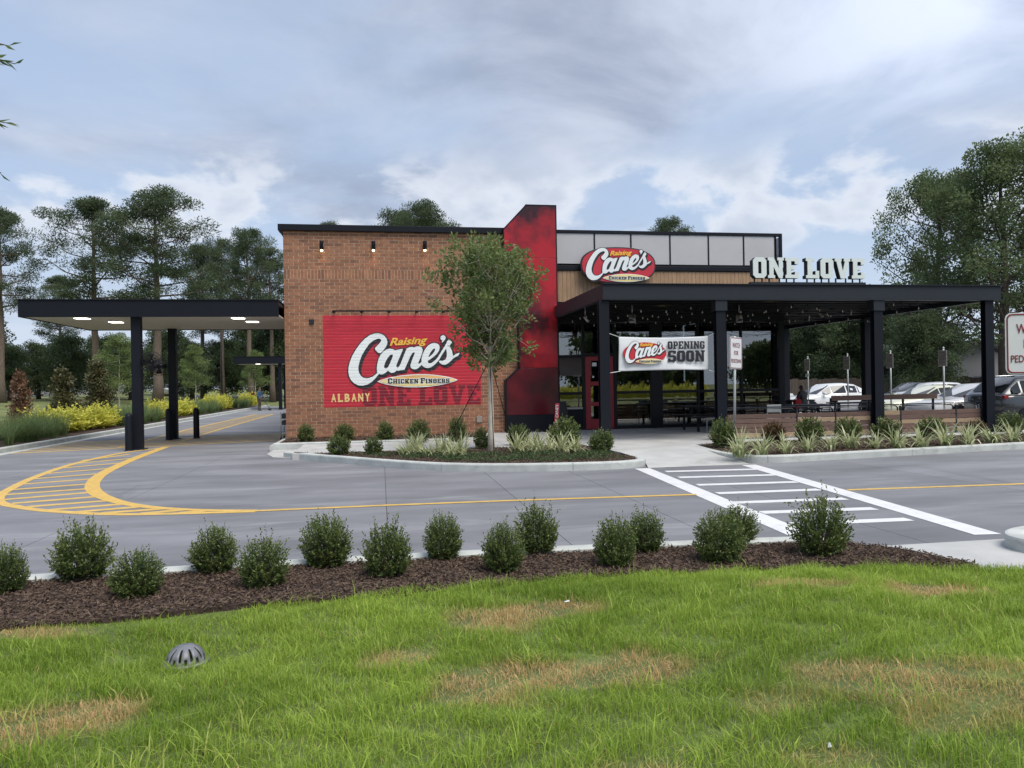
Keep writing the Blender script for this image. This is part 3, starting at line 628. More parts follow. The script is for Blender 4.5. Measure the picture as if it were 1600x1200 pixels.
# lawn in the foreground
def lawn_z(x, y):
    d = math.hypot((x + 1.22) / 1.0, (y - 5.1) / .75)
    return .105 - .15 * math.exp(-d * d * 1.3) + .035 * math.sin(x * 1.3 + 1) * math.sin(y * 1.1) + .05 * math.exp(-((x - 2.6) ** 2 / 3 + (y - 4.9) ** 2 / .8))
def lawn_edge(x):
    pts = [(-9., 5.6), (-2.8, 5.76), (-1.9, 5.82), (-1., 6.0), (0., 6.0), (1., 6.12), (2.1, 6.15), (3.3, 6.05), (4.3, 5.86), (4.8, 5.68), (9., 5.0)]
    return np.interp(x, [p[0] for p in pts], [p[1] for p in pts])
def lawn_ground():
    xs = np.linspace(-9, 9, 91); V = []; F = []; ny = 41
    for j in range(ny):
        for x in xs:
            y = -6 + (lawn_edge(x) + 6) * (j / (ny - 1)); V.append((x, y, lawn_z(x, y) if j < ny - 1 else .085))
    n = len(xs)
    for j in range(ny - 1):
        for i in range(n - 1): F.append((j * n + i, j * n + i + 1, (j + 1) * n + i + 1, (j + 1) * n + i))
    return props(MB().add(V, F, True).build('lawn_ground', 'lawn_soil', None, fix=False), 'earth of the foreground lawn', kind='structure')
lawn_ground()
# ================================================================== RESTAURANT
YB, YG = 24.3, 24.5                     # brick face, glass face
BX0, BX1 = -2.87, 4.46
rest = thing('restaurant_building', 'brick and glass restaurant with red tower and painted sign wall', 'building', (0, YB, 0))
MX0, MX1, MZ0, MZ1 = -1.73, 3.15, .153 + 9 * .1016, .153 + 37 * .1016
wall = box('brick_wall', 'mortar', rest, BX0 + .004, BX1, YB + .0005, YB + .30, -.05, 6.56)
box('side_wall', 'brick_mass', rest, BX0 + .004, BX0 + .30, YB + .302, 50., -.05, 6.56)
box('back_wall', 'brick_mass', rest, BX0 + .31, 13.6, 49.7, 50., -.05, 6.3)
box('roof', 'dark_metal', rest, BX0 + .31, 13.55, YB + .42, 49.69, 5.9, 6.0)
def brickset():
    pieces = []
    for c in range(63):
        if 48 <= c < 51: continue
        z0 = .153 + c * .1016 + .007; z1 = z0 + .0876
        off = .1524 if c % 2 else 0.
        x = BX0 - off
        while x < BX1 - .02:
            a, b = max(x, BX0), min(x + .2908, BX1); x += .3048
            if b - a > .03: pieces.append((a, b, z0, z1))
    x = BX0
    while x < BX1 - .05:
        pieces.append((x, min(x + .0886, BX1), 5.03 + .007, 5.328)); x += .1016
    return pieces
BR = brickset(); plain = []; painted = []
for (a, b, z0, z1) in BR:
    inz = z0 > MZ0 - .01 and z1 < MZ1 + .01
    if not inz or b <= MX0 or a >= MX1: plain.append((a, b, z0, z1)); continue
    ca, cb = max(a, MX0), min(b, MX1)
    painted.append((ca, cb, z0, z1))
    if a < ca - .01: plain.append((a, ca, z0, z1))
    if b > cb + .01: plain.append((cb, b, z0, z1))
def dist(p): return (p[0] + p[1]) ** 2 / 4 + YB ** 2 + ((p[2] + p[3]) / 2 - EYE) ** 2
full = [p for p in plain if abs(p[1] - p[0] - .2908) < .002 and p[2] > .75 and not (p[0] > 1.2 and p[2] > 2.0)]
full.sort(key=dist); single = full[:300]; ss = set(single)
rest_of = [p for p in plain if p not in ss]
for k, (a, b, z0, z1) in enumerate(single):
    if k == 0:
        br = MB().box(-.1454, .1454, YB - .006, YB + .02, -.0438, .0438).build('brick', 'brick', None)
        me = br.data
        for v in me.vertices: v.co.y -= YB
        br.parent = wall
    else:
        br = link(bpy.data.objects.new('brick', me)); br.parent = wall
    br.location = ((a + b) / 2, random.uniform(-.0025, .0015), (z0 + z1) / 2)
def brick_mass(name, items, mat, par, jit=.002):
    V = []; F = []; Rn = []
    for (a, b, z0, z1) in items:
        y0 = YB - .006 + random.uniform(-jit, jit); k = len(V)
        V += [(x, y, z) for z in (z0, z1) for y in (y0, YB + .02) for x in (a, b)]
        F += [tuple(k + i for i in f) for f in ((0, 2, 3, 1), (4, 5, 7, 6), (0, 1, 5, 4), (2, 6, 7, 3), (0, 4, 6, 2), (1, 3, 7, 5))]
        Rn += [random.random()] * 8
    return props(np_mesh(name, V, F, mat, par, {'rnd': Rn}), kind='stuff')
brick_mass('brick_courses', rest_of, 'brick_mass', wall)
mural = box('mural', 'mural_red', rest, MX0, MX1, YB - .0025, YB + .0003, MZ0, MZ1)
brick_mass('painted_bricks', painted, 'mural_red', mural, .001)
box('coping', 'navy_metal', rest, BX0 - .14, BX1 + .05, YB - .13, YB + .42, 6.50, 6.69, .008)
box('coping_edge', 'dark_metal', rest, BX0 - .12, BX0 + .42, YB + .43, 50., 6.50, 6.69)
yl = YB - .009
logo(mural, LX0, LZ0, 1., yl - .003, MUR)
g, w = word('ONE LOVE', .6, 2.2)
xa, za = P(567, 636.5, YB); xb, _ = P(751, 634, YB); ztop = P(640, 602.5, YB)[1]
za = MZ0 + .03; k = (xb - xa) / w; kz = (ztop - za) / 7
merged('faded_words', 'mural_dark_red', mural, [[[(xa + a * k, za + b * kz) for a, b in c] for c in gg] for gg in g], yl - .001, .0006, 0.)
a = P(517.5, 628.5, YB); b = P(580.5, 614.8, YB); m = MB()
for q, ch in enumerate('ALBANY'):
    vs, fs = text_fill(ch, 1., 0., .045); cw_ = (b[0] - a[0]) / 6.
    m.add(fit(vs, a[0] + q * cw_, a[0] + q * cw_ + cw_ * .76, a[1], a[1] + .26, yl - .0045, .0), fs)
m.build('town_name', 'mural_pale_yellow', mural)
# three lit cylinder lamps
for px in (503, 583.5, 663.5):
    x, z = P(px, 385, YB)
    fx = MB().lathe((x, YB - .13, z - .12), [(.0, .26), (.058, .26), (.06, .25), (.06, 0), (.05, -.005)]).box(x - .03, x + .03, YB - .08, YB + .004, z - .03, z + .05).build('wall_lamp', 'black_metal', rest)
    MB().lathe((x, YB - .13, z - .19), [(0, .07), (.036, .06), (.038, .035), (.026, .012), (0, .005)], 14).build('bulb', 'lamp_warm', fx)
    lp = bpy.data.lights.new('lamp_glow', 'SPOT'); lp.energy = 2.5; lp.color = (1, .62, .3); lp.spot_size = R(120); lp.spot_blend = .9; lp.shadow_soft_size = .05
    lo = link(bpy.data.objects.new('lamp_glow', lp)); lo.location = Vector((x, YB - .13, z - .22)) - OFF[rest.name]; lo.rotation_euler = (R(-12), 0, 0); lo.parent = rest
# picture-light rail over the mural
z = P(520, 487.3, YB)[1]
rail = MB().tube([(-1.42, YB - .30, z), (2.85, YB - .30, z)], .022).build('sign_light_rail', 'black_metal', rest)
for x in np.linspace(-1.38, 2.8, 6): MB().tube([(x, YB + .0, z - .03), (x, YB - .30, z - .01)], .018).box(x - .05, x + .05, YB - .36, YB - .26, z - .06, z - .022).build('rail_arm', 'black_metal', rail)
for px, py, s in ((749, 655, .09), (487, 503, .07)):
    x, z = P(px, py, YB); box('wall_box', 'sign_back' if s > .08 else 'dark_metal', rest, x - s, x + s, YB - .05, YB, z - s * 1.1, z + s * 1.1, .005)
# ---- red tower shaped like a figure one
YT = 24.0
tower = box('tower', 'black_metal', rest, 4.42, 5.58, YT + .02, YT + .45, .1, 7.0)
def panel(name, mat, poly): return MB().prism(poly, YT, YT + .30).build(name, mat, tower, .002)
panel('tower_panel', 'tower_red', [(3.93, 6.60), (4.66, 7.37), (5.60, 7.37), (5.60, 5.715), (4.15, 5.715), (3.93, 5.95)])
panel('tower_panel', 'tower_red', [(4.16, 5.705), (5.60, 5.705), (5.60, 3.935), (4.38, 3.935), (4.38, 5.46)])
panel('tower_panel', 'tower_red', [(4.38, 3.925), (5.60, 3.925), (5.60, 2.205), (4.38, 2.205)])
panel('tower_panel', 'tower_crimson', [(4.37, 2.195), (5.60, 2.195), (5.60, .715), (3.93, .715), (3.93, 1.80)])
panel('tower_base_panel', 'navy_metal', [(3.93, .705), (5.60, .705), (5.60, .12), (3.93, .12)])
outl = [(3.91, .12), (3.91, 1.81), (4.36, 2.21), (4.36, 5.45), (3.91, 5.94), (3.91, 6.61), (4.65, 7.39), (5.62, 7.39), (5.62, .12)]
tr = MB()
for p, q in zip(outl, outl[1:]):
    d = Vector((q[0] - p[0], q[1] - p[1])).normalized() * .0175; n_ = Vector((-d.y, d.x))
    c4 = [(p[0] - d.x + n_.x, p[1] - d.y + n_.y), (q[0] + d.x + n_.x, q[1] + d.y + n_.y), (q[0] + d.x - n_.x, q[1] + d.y - n_.y), (p[0] - d.x - n_.x, p[1] - d.y - n_.y)]
    tr.prism(c4, YT - .012, YT + .302)
tr.build('tower_trim', 'black_metal', tower)
# ---- glass front
wood = box('fascia_board', 'dark_metal', rest, 5.63, 13.62, YG + .02, YG + .30, 4.30, 5.42)
xx = 5.64
while xx < 13.55:
    box('siding_board', 'wood_siding', wood, xx, min(xx + .132, 13.6), YG - .012, YG + .02, 4.36, 5.38); xx += .14
box('fascia_cap', 'navy_metal', rest, 5.62, 13.70, YG - .06, YG + .30, 5.40, 5.54, .006)
par = MB().box(5.62, 13.70, YG - .02, YG + .10, 6.62, 6.72).box(5.62, 13.7, YG - .02, YG + .10, 5.541, 5.575).box(13.62, 13.70, YG - .02, YG + .08, 5.576, 6.619).box(13.44, 13.49, YG - .01, YG + .08, 5.576, 6.619).build('parapet_frame', 'navy_metal', rest)
pxs = [P(px, 390, YG)[0] for px in (870.5, 929, 986, 1047, 1107, 1162, 1211)]; pxs[0] = 5.66
for a, b in zip(pxs, pxs[1:]):
    box('parapet_panel', 'frosted_panel', par, a + .025, b - .025, YG + .01, YG + .04, 5.62, 6.60); box('mullion', 'navy_metal', par, b - .022, b + .022, YG - .01, YG + .06, 5.576, 6.619)
box('parapet_return', 'frosted_panel', par, 13.63, 13.67, YG + .12, 34., 5.6, 6.6)
# frames: uprights and rails of the shop front
fr = MB()
for a, b in ((5.62, 5.76), (6.53, 6.62), (7.60, 7.70), (8.88, 9.29), (10.53, 10.60), (11.30, 11.60), (12.10, 12.16), (13.50, 13.70)): fr.box(a, b, YG - .04, YG + .10, .15, 4.29)
front = fr.box(5.761, 13.5, YG - .03, YG + .09, 3.66, 4.28).build('shopfront_frame', 'black_metal', rest)
bays = [(5.76, 6.53), (7.70, 8.88), (9.29, 10.53), (10.60, 11.30), (11.60, 12.10), (12.16, 13.50)]
for a, b in bays:
    rails = (2.52, 2.60), (1.31, 1.40), (.16, .26)
    for z0, z1 in (rails if a < 7 else rails[1:]): box('rail', 'black_metal', front, a + .001, b - .001, YG - .03, YG + .07, z0, z1)
    zs = ((.26, 1.31), (1.40, 2.52), (2.60, 3.66)) if a < 7 else ((.26, 1.31), (1.40, 3.66))
    for z0, z1 in zs:
        if a < 6 and z0 < 1: continue
        box('pane', 'window_glass', front, a + .002, b - .002, YG + .02, YG + .028, z0 + .002, z1 - .002)
box('pane', 'window_glass', front, 5.762, 6.528, YG + .02, YG + .028, .92, 1.308); box('sill', 'grey_metal', front, 5.77, 6.52, YG - .05, YG + .06, .84, .90); box('sill_panel', 'navy_metal', front, 5.762, 6.528, YG - .02, YG + .06, .262, .838)
box('rail', 'black_metal', front, 6.622, 7.598, YG - .03, YG + .07, 2.57, 2.66); box('pane', 'window_glass', front, 6.625, 7.595, YG + .02, YG + .028, 2.662, 3.658)
vs, fs = text_fill('2616', 1., 0., .02); MB().add(fit(vs, 6.20, 6.50, 2.63, 2.76, YG + .012), fs).build('street_number', 'sign_white', front)
door = MB().box(6.63, 6.81, YG - .03, YG + .03, .17, 2.56).box(7.46, 7.59, YG - .03, YG + .03, .17, 2.56)
for z0, z1 in ((2.42, 2.56), (1.60, 1.74), (.93, 1.06), (.17, .50)): door.box(6.811, 7.459, YG - .028, YG + .028, z0, z1)
door = door.build('door', 'door_red', rest, .006)
for z0, z1 in ((1.74, 2.42), (1.06, 1.60), (.50, .93)): box('pane', 'window_glass', door, 6.812, 7.458, YG - .004, YG + .004, z0 + .002, z1 - .002)
MB().tube([(7.40, YG - .03, 1.0), (7.40, YG - .09, 1.02), (7.40, YG - .09, 1.5), (7.40, YG - .03, 1.52)], .013).build('handle', 'grey_metal', door)
box('notice', 'sign_white', door, 6.87, 7.02, YG - .012, YG - .008, 2.24, 2.36); MB().lathe((6.9, YG - .01, 1.9), [(0, 0), (.001, 0)]).box(6.87, 6.93, YG - .012, YG - .008, 1.86, 1.92).build('notice', 'sign_white', door)
box('poster', 'interior_wall', rest, 12.5, 13.1, YG + .06, YG + .066, 1.55, 2.4)
# interior seen through the glass
inn = box('interior_floor', 'interior_floor', rest, 5.63, 13.5, YG + .12, 33., .08, .14)
box('interior_back_wall', 'interior_wall', rest, 5.63, 13.5, 32.9, 33., .141, 4.2); box('interior_ceiling', 'black_metal', rest, 5.63, 13.5, YG + .12, 33., 4.2, 4.28); box('interior_side_wall', 'interior_wall', rest, 5.63, 5.70, YG + .12, 32.9, .141, 4.2)
sg = MB()
for j in range(6): sg.box(13.56, 13.66, YG + .10 + j * 1.6, YG + .20 + j * 1.6, .15, 4.29)
side = sg.build('side_frame', 'black_metal', rest); box('side_pane', 'window_glass', side, 13.60, 13.608, YG + .12, 33, .2, 4.2)
box('counter', 'interior_wood', rest, 6.6, 11.6, 30.4, 31.0, .141, 1.15)
for k, (x, y) in enumerate(((8.2, 26.2), (9.9, 26.0), (12.6, 26.4), (11.3, 27.6))):
    t = thing('dining_table', ('wooden dining table behind the first window pane', 'wooden dining table inside behind the banner', 'wooden dining table inside near the glass corner', 'wooden dining table deep inside the dining room')[k], 'table', (x, y, .14), group='dining tables inside')
    MB().box(x - .55, x + .55, y - .35, y + .35, .86, .90).build('table_top', 'interior_wood', t, .005); MB().box(x - .04, x + .04, y - .04, y + .04, .16, .86).box(x - .3, x + .3, y - .25, y + .25, .14, .17).build('pedestal', 'black_metal', t)
    for s in (-1, 1):
        MB().box(x + s * .85 - .2, x + s * .85 + .2, y - .2, y + .2, .58, .62).box(x + s * 1.03 - .02, x + s * 1.03 + .02, y - .2, y + .2, .62, 1.02).build('seat', 'interior_wood', t)
        m = MB()
        for dx in (-.17, .17):
            for dy in (-.17, .17): m.box(x + s * .85 + dx - .015, x + s * .85 + dx + .015, y + dy - .015, y + dy + .015, .14, .58)
        m.build('seat_legs', 'black_metal', t)
for k, x in enumerate((6.9, 8.9, 10.1)):
    t = thing('pendant_lamp', ('dark pendant lamp above the door transom', 'dark pendant lamp behind the window column', 'dark pendant lamp inside above the banner')[k], 'lamp', (x, 25.4, 3.05), group='pendant lamps inside')
    MB().lathe((x, 25.4, 3.05), [(0, .3), (.06, .3), (.16, .12), (.17, 0), (.15, -.02)]).build('lamp_shade', 'black_metal', t); MB().tube([(x, 25.4, 3.34), (x, 25.4, 4.2)], .01).build('cord', 'black_metal', t)
# ---- drive-through canopies
def canopy(name, label, x0, x1, y0, y1, z0, z1, posts, lights):
    t = thing(name, label, 'canopy', ((x0 + x1) / 2, y0, 0))
    box('fascia', 'navy_metal', t, x0, x1, y0, y0 + .06, z0, z1, .005); box('fascia', 'navy_metal', t, x0, x0 + .06, y0 + .061, y1, z0, z1); box('fascia', 'navy_metal', t, x0 + .061, x1, y1 - .06, y1, z0, z1)
    box('deck', 'dark_metal', t, x0 + .061, x1, y0 + .061, y1 - .061, z1 - .12, z1 - .04)
    so = box('soffit', 'soffit', t, x0 + .062, x1, y0 + .062, y1 - .062, z0 + .02, z0 + .06)
    box('fascia_cap', 'black_metal', t, x0 - .03, x1, y0 - .03, y1 + .03, z1 + .001, z1 + .03)
    for (x, y) in lights:
        box('soffit_light', 'lamp_white', so, x - .17, x + .17, y - .17, y + .17, z0 + .004, z0 + .019)
    xs_ = x0 + 2.3
    while xs_ < x1 - .5:
        box('fascia_seam', 'black_metal', t, xs_ - .004, xs_ + .004, y0 - .003, y0 - .0005, z0 + .002, z1 - .002); xs_ += 2.3
    for (x, y) in posts:
        box('base_plate', 'dark_metal', t, x - .2, x + .2, y - .2, y + .2, .006, .03)
        po = box('post', 'navy_metal', t, x - .125, x + .125, y - .125, y + .125, 0., z0 + .02, .008)
    return t
canopy('drive_through_canopy', 'black flat canopy over the drive-through lane beside the brick wall', -9.85, -2.9, 23.2, 28.5, 3.78, 4.25, ((-6.87, 23.5), (-7.05, 28.05)), [P_ for P_ in ((-8.45, 23.9), (-7.95, 25.2), (-4.15, 23.9), (-3.95, 25.2))])
canopy('pickup_canopy', 'far black canopy at the pick-up window behind the building', -11.2, -2.9, 62., 66., 3.6, 4.15, ((-7.75, 62.3), (-7.75, 65.6)), ((-9.5, 63),))
for k, (x, y) in enumerate(((-7.02, 23.15), (-7.1, 27.6), (-6.35, 28.2))):
    lab = ('dark bollard in front of the nearer canopy post', 'dark bollard in front of the farther canopy post', 'dark bollard standing free right of the farther canopy post')[k]
    t = thing('bollard', lab, 'bollard', (x, y, 0), group='bollards by the canopy posts')
    MB().lathe((x, y, 0), [(.10, 0), (.10, .95), (.085, 1.02), (.045, 1.06), (0, 1.07)], 18).build('sleeve', 'navy_metal', t); MB().lathe((x, y, 0), [(.13, .0), (.13, .02), (.10, .025)], 18).build('base_ring', 'dark_metal', t)
for k, (x, y, sx) in enumerate(((-6.87, 23.5, 1), (-7.05, 28.05, -1))):
    t = thing('fan', ('round black wall fan on the nearer canopy post', 'round black wall fan on the farther canopy post')[k], 'fan', (x + sx * .3, y - .05, 2.5), group='fans on canopy posts')
    c = Vector((x + sx * .42, y - .12, 2.5)); m = MB()
    for rr in (.30, .22, .14):
        for dy in (-.09, .09): m.tube([c + Vector((rr * math.cos(a), dy * (1.1 - rr), rr * math.sin(a))) for a in np.linspace(0, 2 * math.pi, 25)], .008, 5, False)
    for a in np.linspace(0, 2 * math.pi, 17)[:-1]: m.tube([c + Vector((.05 * math.cos(a), -.11, .05 * math.sin(a))), c + Vector((.30 * math.cos(a), -.08, .30 * math.sin(a)))], .006, 4)
    m.build('cage', 'black_metal', t)
    m = MB()
    for a in (0, 1.57, 3.14, 4.71):
        m.quad(c + Vector((.04 * math.cos(a - .5), -.02, .04 * math.sin(a - .5))), c + Vector((.26 * math.cos(a - .3), -.04, .26 * math.sin(a - .3))), c + Vector((.26 * math.cos(a + .4), .04, .26 * math.sin(a + .4))), c + Vector((.04 * math.cos(a + .5), .02, .04 * math.sin(a + .5))))
    m.build('blades', 'black_metal', t); MB().tube([c + Vector((0, -.05, 0)), c + Vector((0, .16, 0))], .07, 12).tube([c + Vector((0, .14, 0)), (x + sx * .12, y, 2.5)], .025).build('motor', 'black_metal', t)
# ---- patio canopy
YC, PX0, PX1 = 18.6, 5.53, 16.75
pc = thing('patio_canopy', 'dark steel canopy over the patio with deep front beam', 'canopy', (11, YC, 0))
box('front_beam', 'dark_metal', pc, PX0, PX1 + .15, YC, YC + .16, 3.80, 4.17, .006); box('beam_flange', 'dark_metal', pc, PX0 - .02, PX1 + .2, YC - .05, YC + .2, 3.775, 3.799); box('beam_flange', 'dark_metal', pc, PX0 - .02, PX1 + .2, YC - .05, YC + .2, 4.171, 4.19)
box('side_beam', 'dark_metal', pc, PX0, PX0 + .14, YC + .161, YG - .08, 3.80, 4.17, .006); box('side_beam', 'dark_metal', pc, PX1, PX1 + .14, YC + .161, 30.2, 3.80, 4.17); box('rear_beam', 'dark_metal', pc, 13.72, PX1 - .001, 30.04, 30.2, 3.80, 4.17)
rf = box('roof_deck', 'black_metal', pc, PX0 + .141, PX1 - .001, YC + .161, YG - .09, 4.08, 4.14); box('roof_deck', 'black_metal', pc, 13.72, PX1 - .001, YG - .08, 30.03, 4.08, 4.14)
for k in range(9):
    y = YC + .7 + k * .62; box('joist', 'black_metal', pc, PX0 + .142, PX1 - .002, y, y + .08, 3.92, 4.079)
for k in range(8):
    y = YG + .2 + k * .68; box('joist', 'black_metal', pc, 13.73, PX1 - .002, y, y + .08, 3.92, 4.079)
for x in (5.56, 8.68, 13.17, 16.55): 
    po = MB().box(x - .13, x + .13, YC + .02, YC + .04, .15, 3.774).box(x - .13, x + .13, YC + .18, YC + .20, .15, 3.774).box(x - .012, x + .012, YC + .041, YC + .179, .15, 3.774).build('post', 'navy_metal', pc)
    box('base_plate', 'dark_metal', po, x - .17, x + .17, YC - .06, YC + .28, .15, .175); box('cap_bracket', 'dark_metal', po, x - .16, x + .16, YC - .02, YC + .24, 3.5, 3.774) if x in (8.68, 13.17) else None
for x, y in ((16.62, 24.2), (16.62, 29.6)): box('post', 'navy_metal', pc, x - .12, x + .12, y - .12, y + .12, .15, 3.80)
for k in range(7):
    x = 6.9 + k * 1.45; y = 20.3 + (k % 3) * 1.3
    box('ceiling_light', 'lamp_warm' if k in (1, 3, 5) else 'grey_metal', rf, x - .05, x + .05, y - .05, y + .05, 4.05, 4.079)
# festoon strings
ORD = ['first', 'second', 'third', 'fourth', 'fifth', 'sixth', 'seventh', 'eighth', 'ninth', 'tenth', 'eleventh', 'twelfth', 'thirteenth', 'fourteenth', 'fifteenth']
sph = None
for k in range(6):
    ya = 19.0 + k * .95; t = thing('string_light', f'string of clear bulbs under the patio canopy, {ORD[k]} from the front', 'string light', (11, ya, 3.7), group='festoon strings under the patio canopy')
    pts = []; n = 46
    for q in range(n + 1):
        u = q / n; span = (u * 4) % 1; pts.append((5.75 + u * 10.9, ya + .25 * math.sin(k + u * 5), 3.76 - .20 * 4 * span * (1 - span) - .02 * (k % 2)))
    MB().tube(pts, .007, 4).build('wire', 'black_metal', t)
    for q in range(1, n, 3):
        p = pts[q]
        if sph is None:
            sph = MB().lathe((0, 0, 0), [(.009, -.012), (.010, -.030), (.016, -.046), (.018, -.058), (.011, -.073), (0, -.077)], 8).build('bulb', 'bulb_clear', None).data; bpy.data.objects.remove(bpy.data.objects['bulb.003'] if 'bulb.003' in bpy.data.objects else [o for o in bpy.data.objects if o.data == sph][0])
        b = link(bpy.data.objects.new('bulb', sph)); b.parent = t; b.location = Vector(p) - OFF[t.name]
# ceiling fans
for k, px in enumerate((988, 1155)):
    x, z = P(px, 498, 21.2); t = thing('ceiling_fan', ('ceiling fan hanging over the patio left of the middle post', 'ceiling fan hanging over the patio right of the middle post')[k], 'fan', (x, 21.2, z), group='patio ceiling fans')
    MB().lathe((x, 21.2, z - .12), [(0, 0), (.08, .0), (.10, .05), (.10, .22), (.06, .26), (0, .26)]).build('motor', 'grey_metal', t); MB().tube([(x, 21.2, z + .13), (x, 21.2, 4.05)], .018).build('downrod', 'grey_metal', t)
    for q in range(3):
        a = q * 2.094 + .1; d = Vector((math.cos(a), math.sin(a), 0)); MB().bar(Vector((x, 21.2, z - .08)) + d * .1, Vector((x, 21.2, z - .08)) + d * .85, .13, .012).build('blade', 'dark_metal', t)
for k, (px, py, Y) in enumerate(((916, 500, 22.), (1282, 493, 22.5))):
    x, z = P(px, py, Y); t = thing('security_camera', ('small pale camera under the left canopy edge', 'small pale camera under the canopy near the glass corner')[k], 'camera', (x, Y, z), group='cameras under the canopy')
    MB().tube([(x - .06, Y, z + .1), (x + .05, Y - .06, z - .06)], .04, 10).build('housing', 'galvanised', t); MB().tube([(x - .03, Y, z + .08), (x - .03, Y, 4.07)], .015).build('bracket', 'galvanised', t)
# ---- signs on the building
ov = thing('oval_sign', 'oval red and white restaurant sign above the canopy corner', 'sign', (7.7, 24.25, 5.0))
ocx, ocz = 7.74, 5.53
def oval(cx, cz, rx, rz, n=48, tip=0., pw=1.):
    g_ = lambda v: math.copysign(abs(v) ** pw, v)
    return [(cx + rx * g_(math.cos(a)), cz + rz * g_(math.sin(a)) + tip * math.cos(a)) for a in np.linspace(0, 2 * math.pi, n + 1)[:-1]]
MB().prism(oval(ocx, ocz, 1.28, .60, 48, .0, .82), 24.20, 24.30).build('sign_cabinet', 'sign_black', ov, .01); plate('sign_face', 'sign_red', ov, [oval(ocx, ocz, 1.23, .555, 48, .0, .82)], 24.190, .012)
logo(ov, ocx - 1.12, ocz - .50, 2.22 / LW, 24.180, SGN, sz=1.06 / LH)
for x in (7.0, 8.4): MB().bar((x, 24.30, 5.2), (x, 24.5, 5.2), .06, .06).bar((x, 24.30, 5.9), (x, 24.5, 5.9), .06, .06).build('bracket', 'dark_metal', ov)
# raised letters on the canopy edge
g, w = word('ONE LOVE', .55, 2.3); xa, xb = 9.62, 12.82; zb, zt = 4.36, 4.90; k = (xb - xa) / w; kz = (zt - zb) / 7
lt = thing('rooftop_letters', 'pale raised ONE LOVE letters standing on the canopy edge', 'sign', ((xa + xb) / 2, 18.8, 4.19))
box('letter_rail', 'dark_metal', lt, xa - .05, xb + .05, 18.70, 18.86, 4.192, 4.26)
for gg in g:
    c2 = [[(xa + a * k, zb + b * kz) for a, b in c] for c in gg]
    le = plate('letter', 'letter_face', lt, c2, 18.68, .02); vs, fs = curve_fill(c2, .16); MB().add([(v[0], 18.775 + v[1], v[2]) for v in vs], fs).build('letter_return', 'dark_metal', le)
    for x in (min(p[0] for p in c2[0]) + .08, max(p[0] for p in c2[0]) - .08): box('letter_foot', 'dark_metal', le, x - .015, x + .015, 18.76, 18.79, 4.261, zb + .02)
# banner tied between the posts
bn = thing('banner', 'white OPENING SOON banner tied between two patio posts', 'banner', (7.3, 18.9, 2.4))
BXa, BXb, BZa, BZb, YBN = 6.0, 8.42, 1.98, 2.86, 18.86
def wavy(x, z):
    u = (x - BXa) / (BXb - BXa); v = (z - BZa) / (BZb - BZa)
    return YBN + .022 * math.sin(5 * (u + v) + .6) * (1 - .5 * u) + .02 * math.exp(-((u - v) ** 2) * 60) * (1 - u) + .03 * math.exp(-((u + v - 1.0) ** 2) * 40) * u
V = []; F = []; nx, nz = 60, 24
for j in range(nz + 1):
    for i in range(nx + 1):
        x = BXa + (BXb - BXa) * i / nx; z = BZa + (BZb - BZa) * j / nz; z2 = z - .03 * math.sin(math.pi * i / nx) * (j / nz) + .015 * math.sin(math.pi * i / nx) * (1 - j / nz); V.append((x, wavy(x, z), z2))
for j in range(nz):
    for i in range(nx): F.append((j * (nx + 1) + i, j * (nx + 1) + i + 1, (j + 1) * (nx + 1) + i + 1, (j + 1) * (nx + 1) + i))
bo = MB().add(V, F, True).build('cloth', 'banner_cloth', bn); md = bo.modifiers.new('t', 'SOLIDIFY'); md.thickness = .004
plate('banner_emblem', 'sign_red', bn, [oval(BXa + .68, BZa + .45, .585, .28)], YBN - .040, .002)
logo(bn, BXa + .15, BZa + .20, 1.06 / LW, YBN - .042, SGN, sz=.56 / LH, thick=.001)
for txt, x0, x1, z0, z1 in (('OPENING', BXa + 1.30, BXb - .11, BZa + .55, BZa + .75), ('SOON', BXa + 1.30, BXb - .11, BZa + .22, BZa + .51)):
    g, w = word(txt, .5); k = (x1 - x0) / w; kz = (z1 - z0) / 7
    merged('banner_word', 'sign_black', bn, [[[(x0 + a * k, z0 + b * kz) for a, b in c] for c in gg] for gg in g], YBN - .038, .001, 0.)
for a, b in (((BXa, YBN, BZb), (5.68, 18.75, 2.95)), ((BXa + .04, YBN, BZa), (5.68, 18.75, 1.93)), ((BXb, YBN, BZb), (8.56, 18.78, 2.93)), ((BXb, YBN, BZa), (8.56, 18.78, 1.92))):
    MB().tube([a, b], .008, 5).build('tie', 'sign_white', bn)
# ---- patio fence: planks between posts, steel hoop on top
fn = thing('patio_fence', 'low patio fence of mixed brown and tan planks with black hoop rails', 'fence', (12.5, 18.85, .15))
secs = [(8.84, 10.86), (10.90, 11.98), (12.02, 13.03), (13.32, 13.92), (13.96, 15.62), (15.66, 16.40)]
tan_rows = {0: (0,), 1: (0, 3), 2: (0, 3), 3: (2, 4), 4: (2,), 5: (2, 0)}
for k, (a, b) in enumerate(secs):
    for r_ in range(5): box('plank', 'plank_tan' if r_ in tan_rows[k] else 'plank_brown', fn, a, b, 18.83, 18.86, .19 + r_ * .124, .19 + r_ * .124 + .112, .004)
    box('fence_post', 'dark_metal', fn, b + .002, b + .036, 18.82, 18.88, .15, .93)
    MB().tube([(a + .05, 18.87, .80), (a + .05, 18.87, .88), (a + .10, 18.87, .93), (b - .10, 18.87, .93), (b - .05, 18.87, .88), (b - .05, 18.87, .80)], .02, 8).build('hoop_rail', 'black_metal', fn)
    box('cap_rail', 'dark_metal', fn, a, b, 18.865, 18.90, .955, .985)
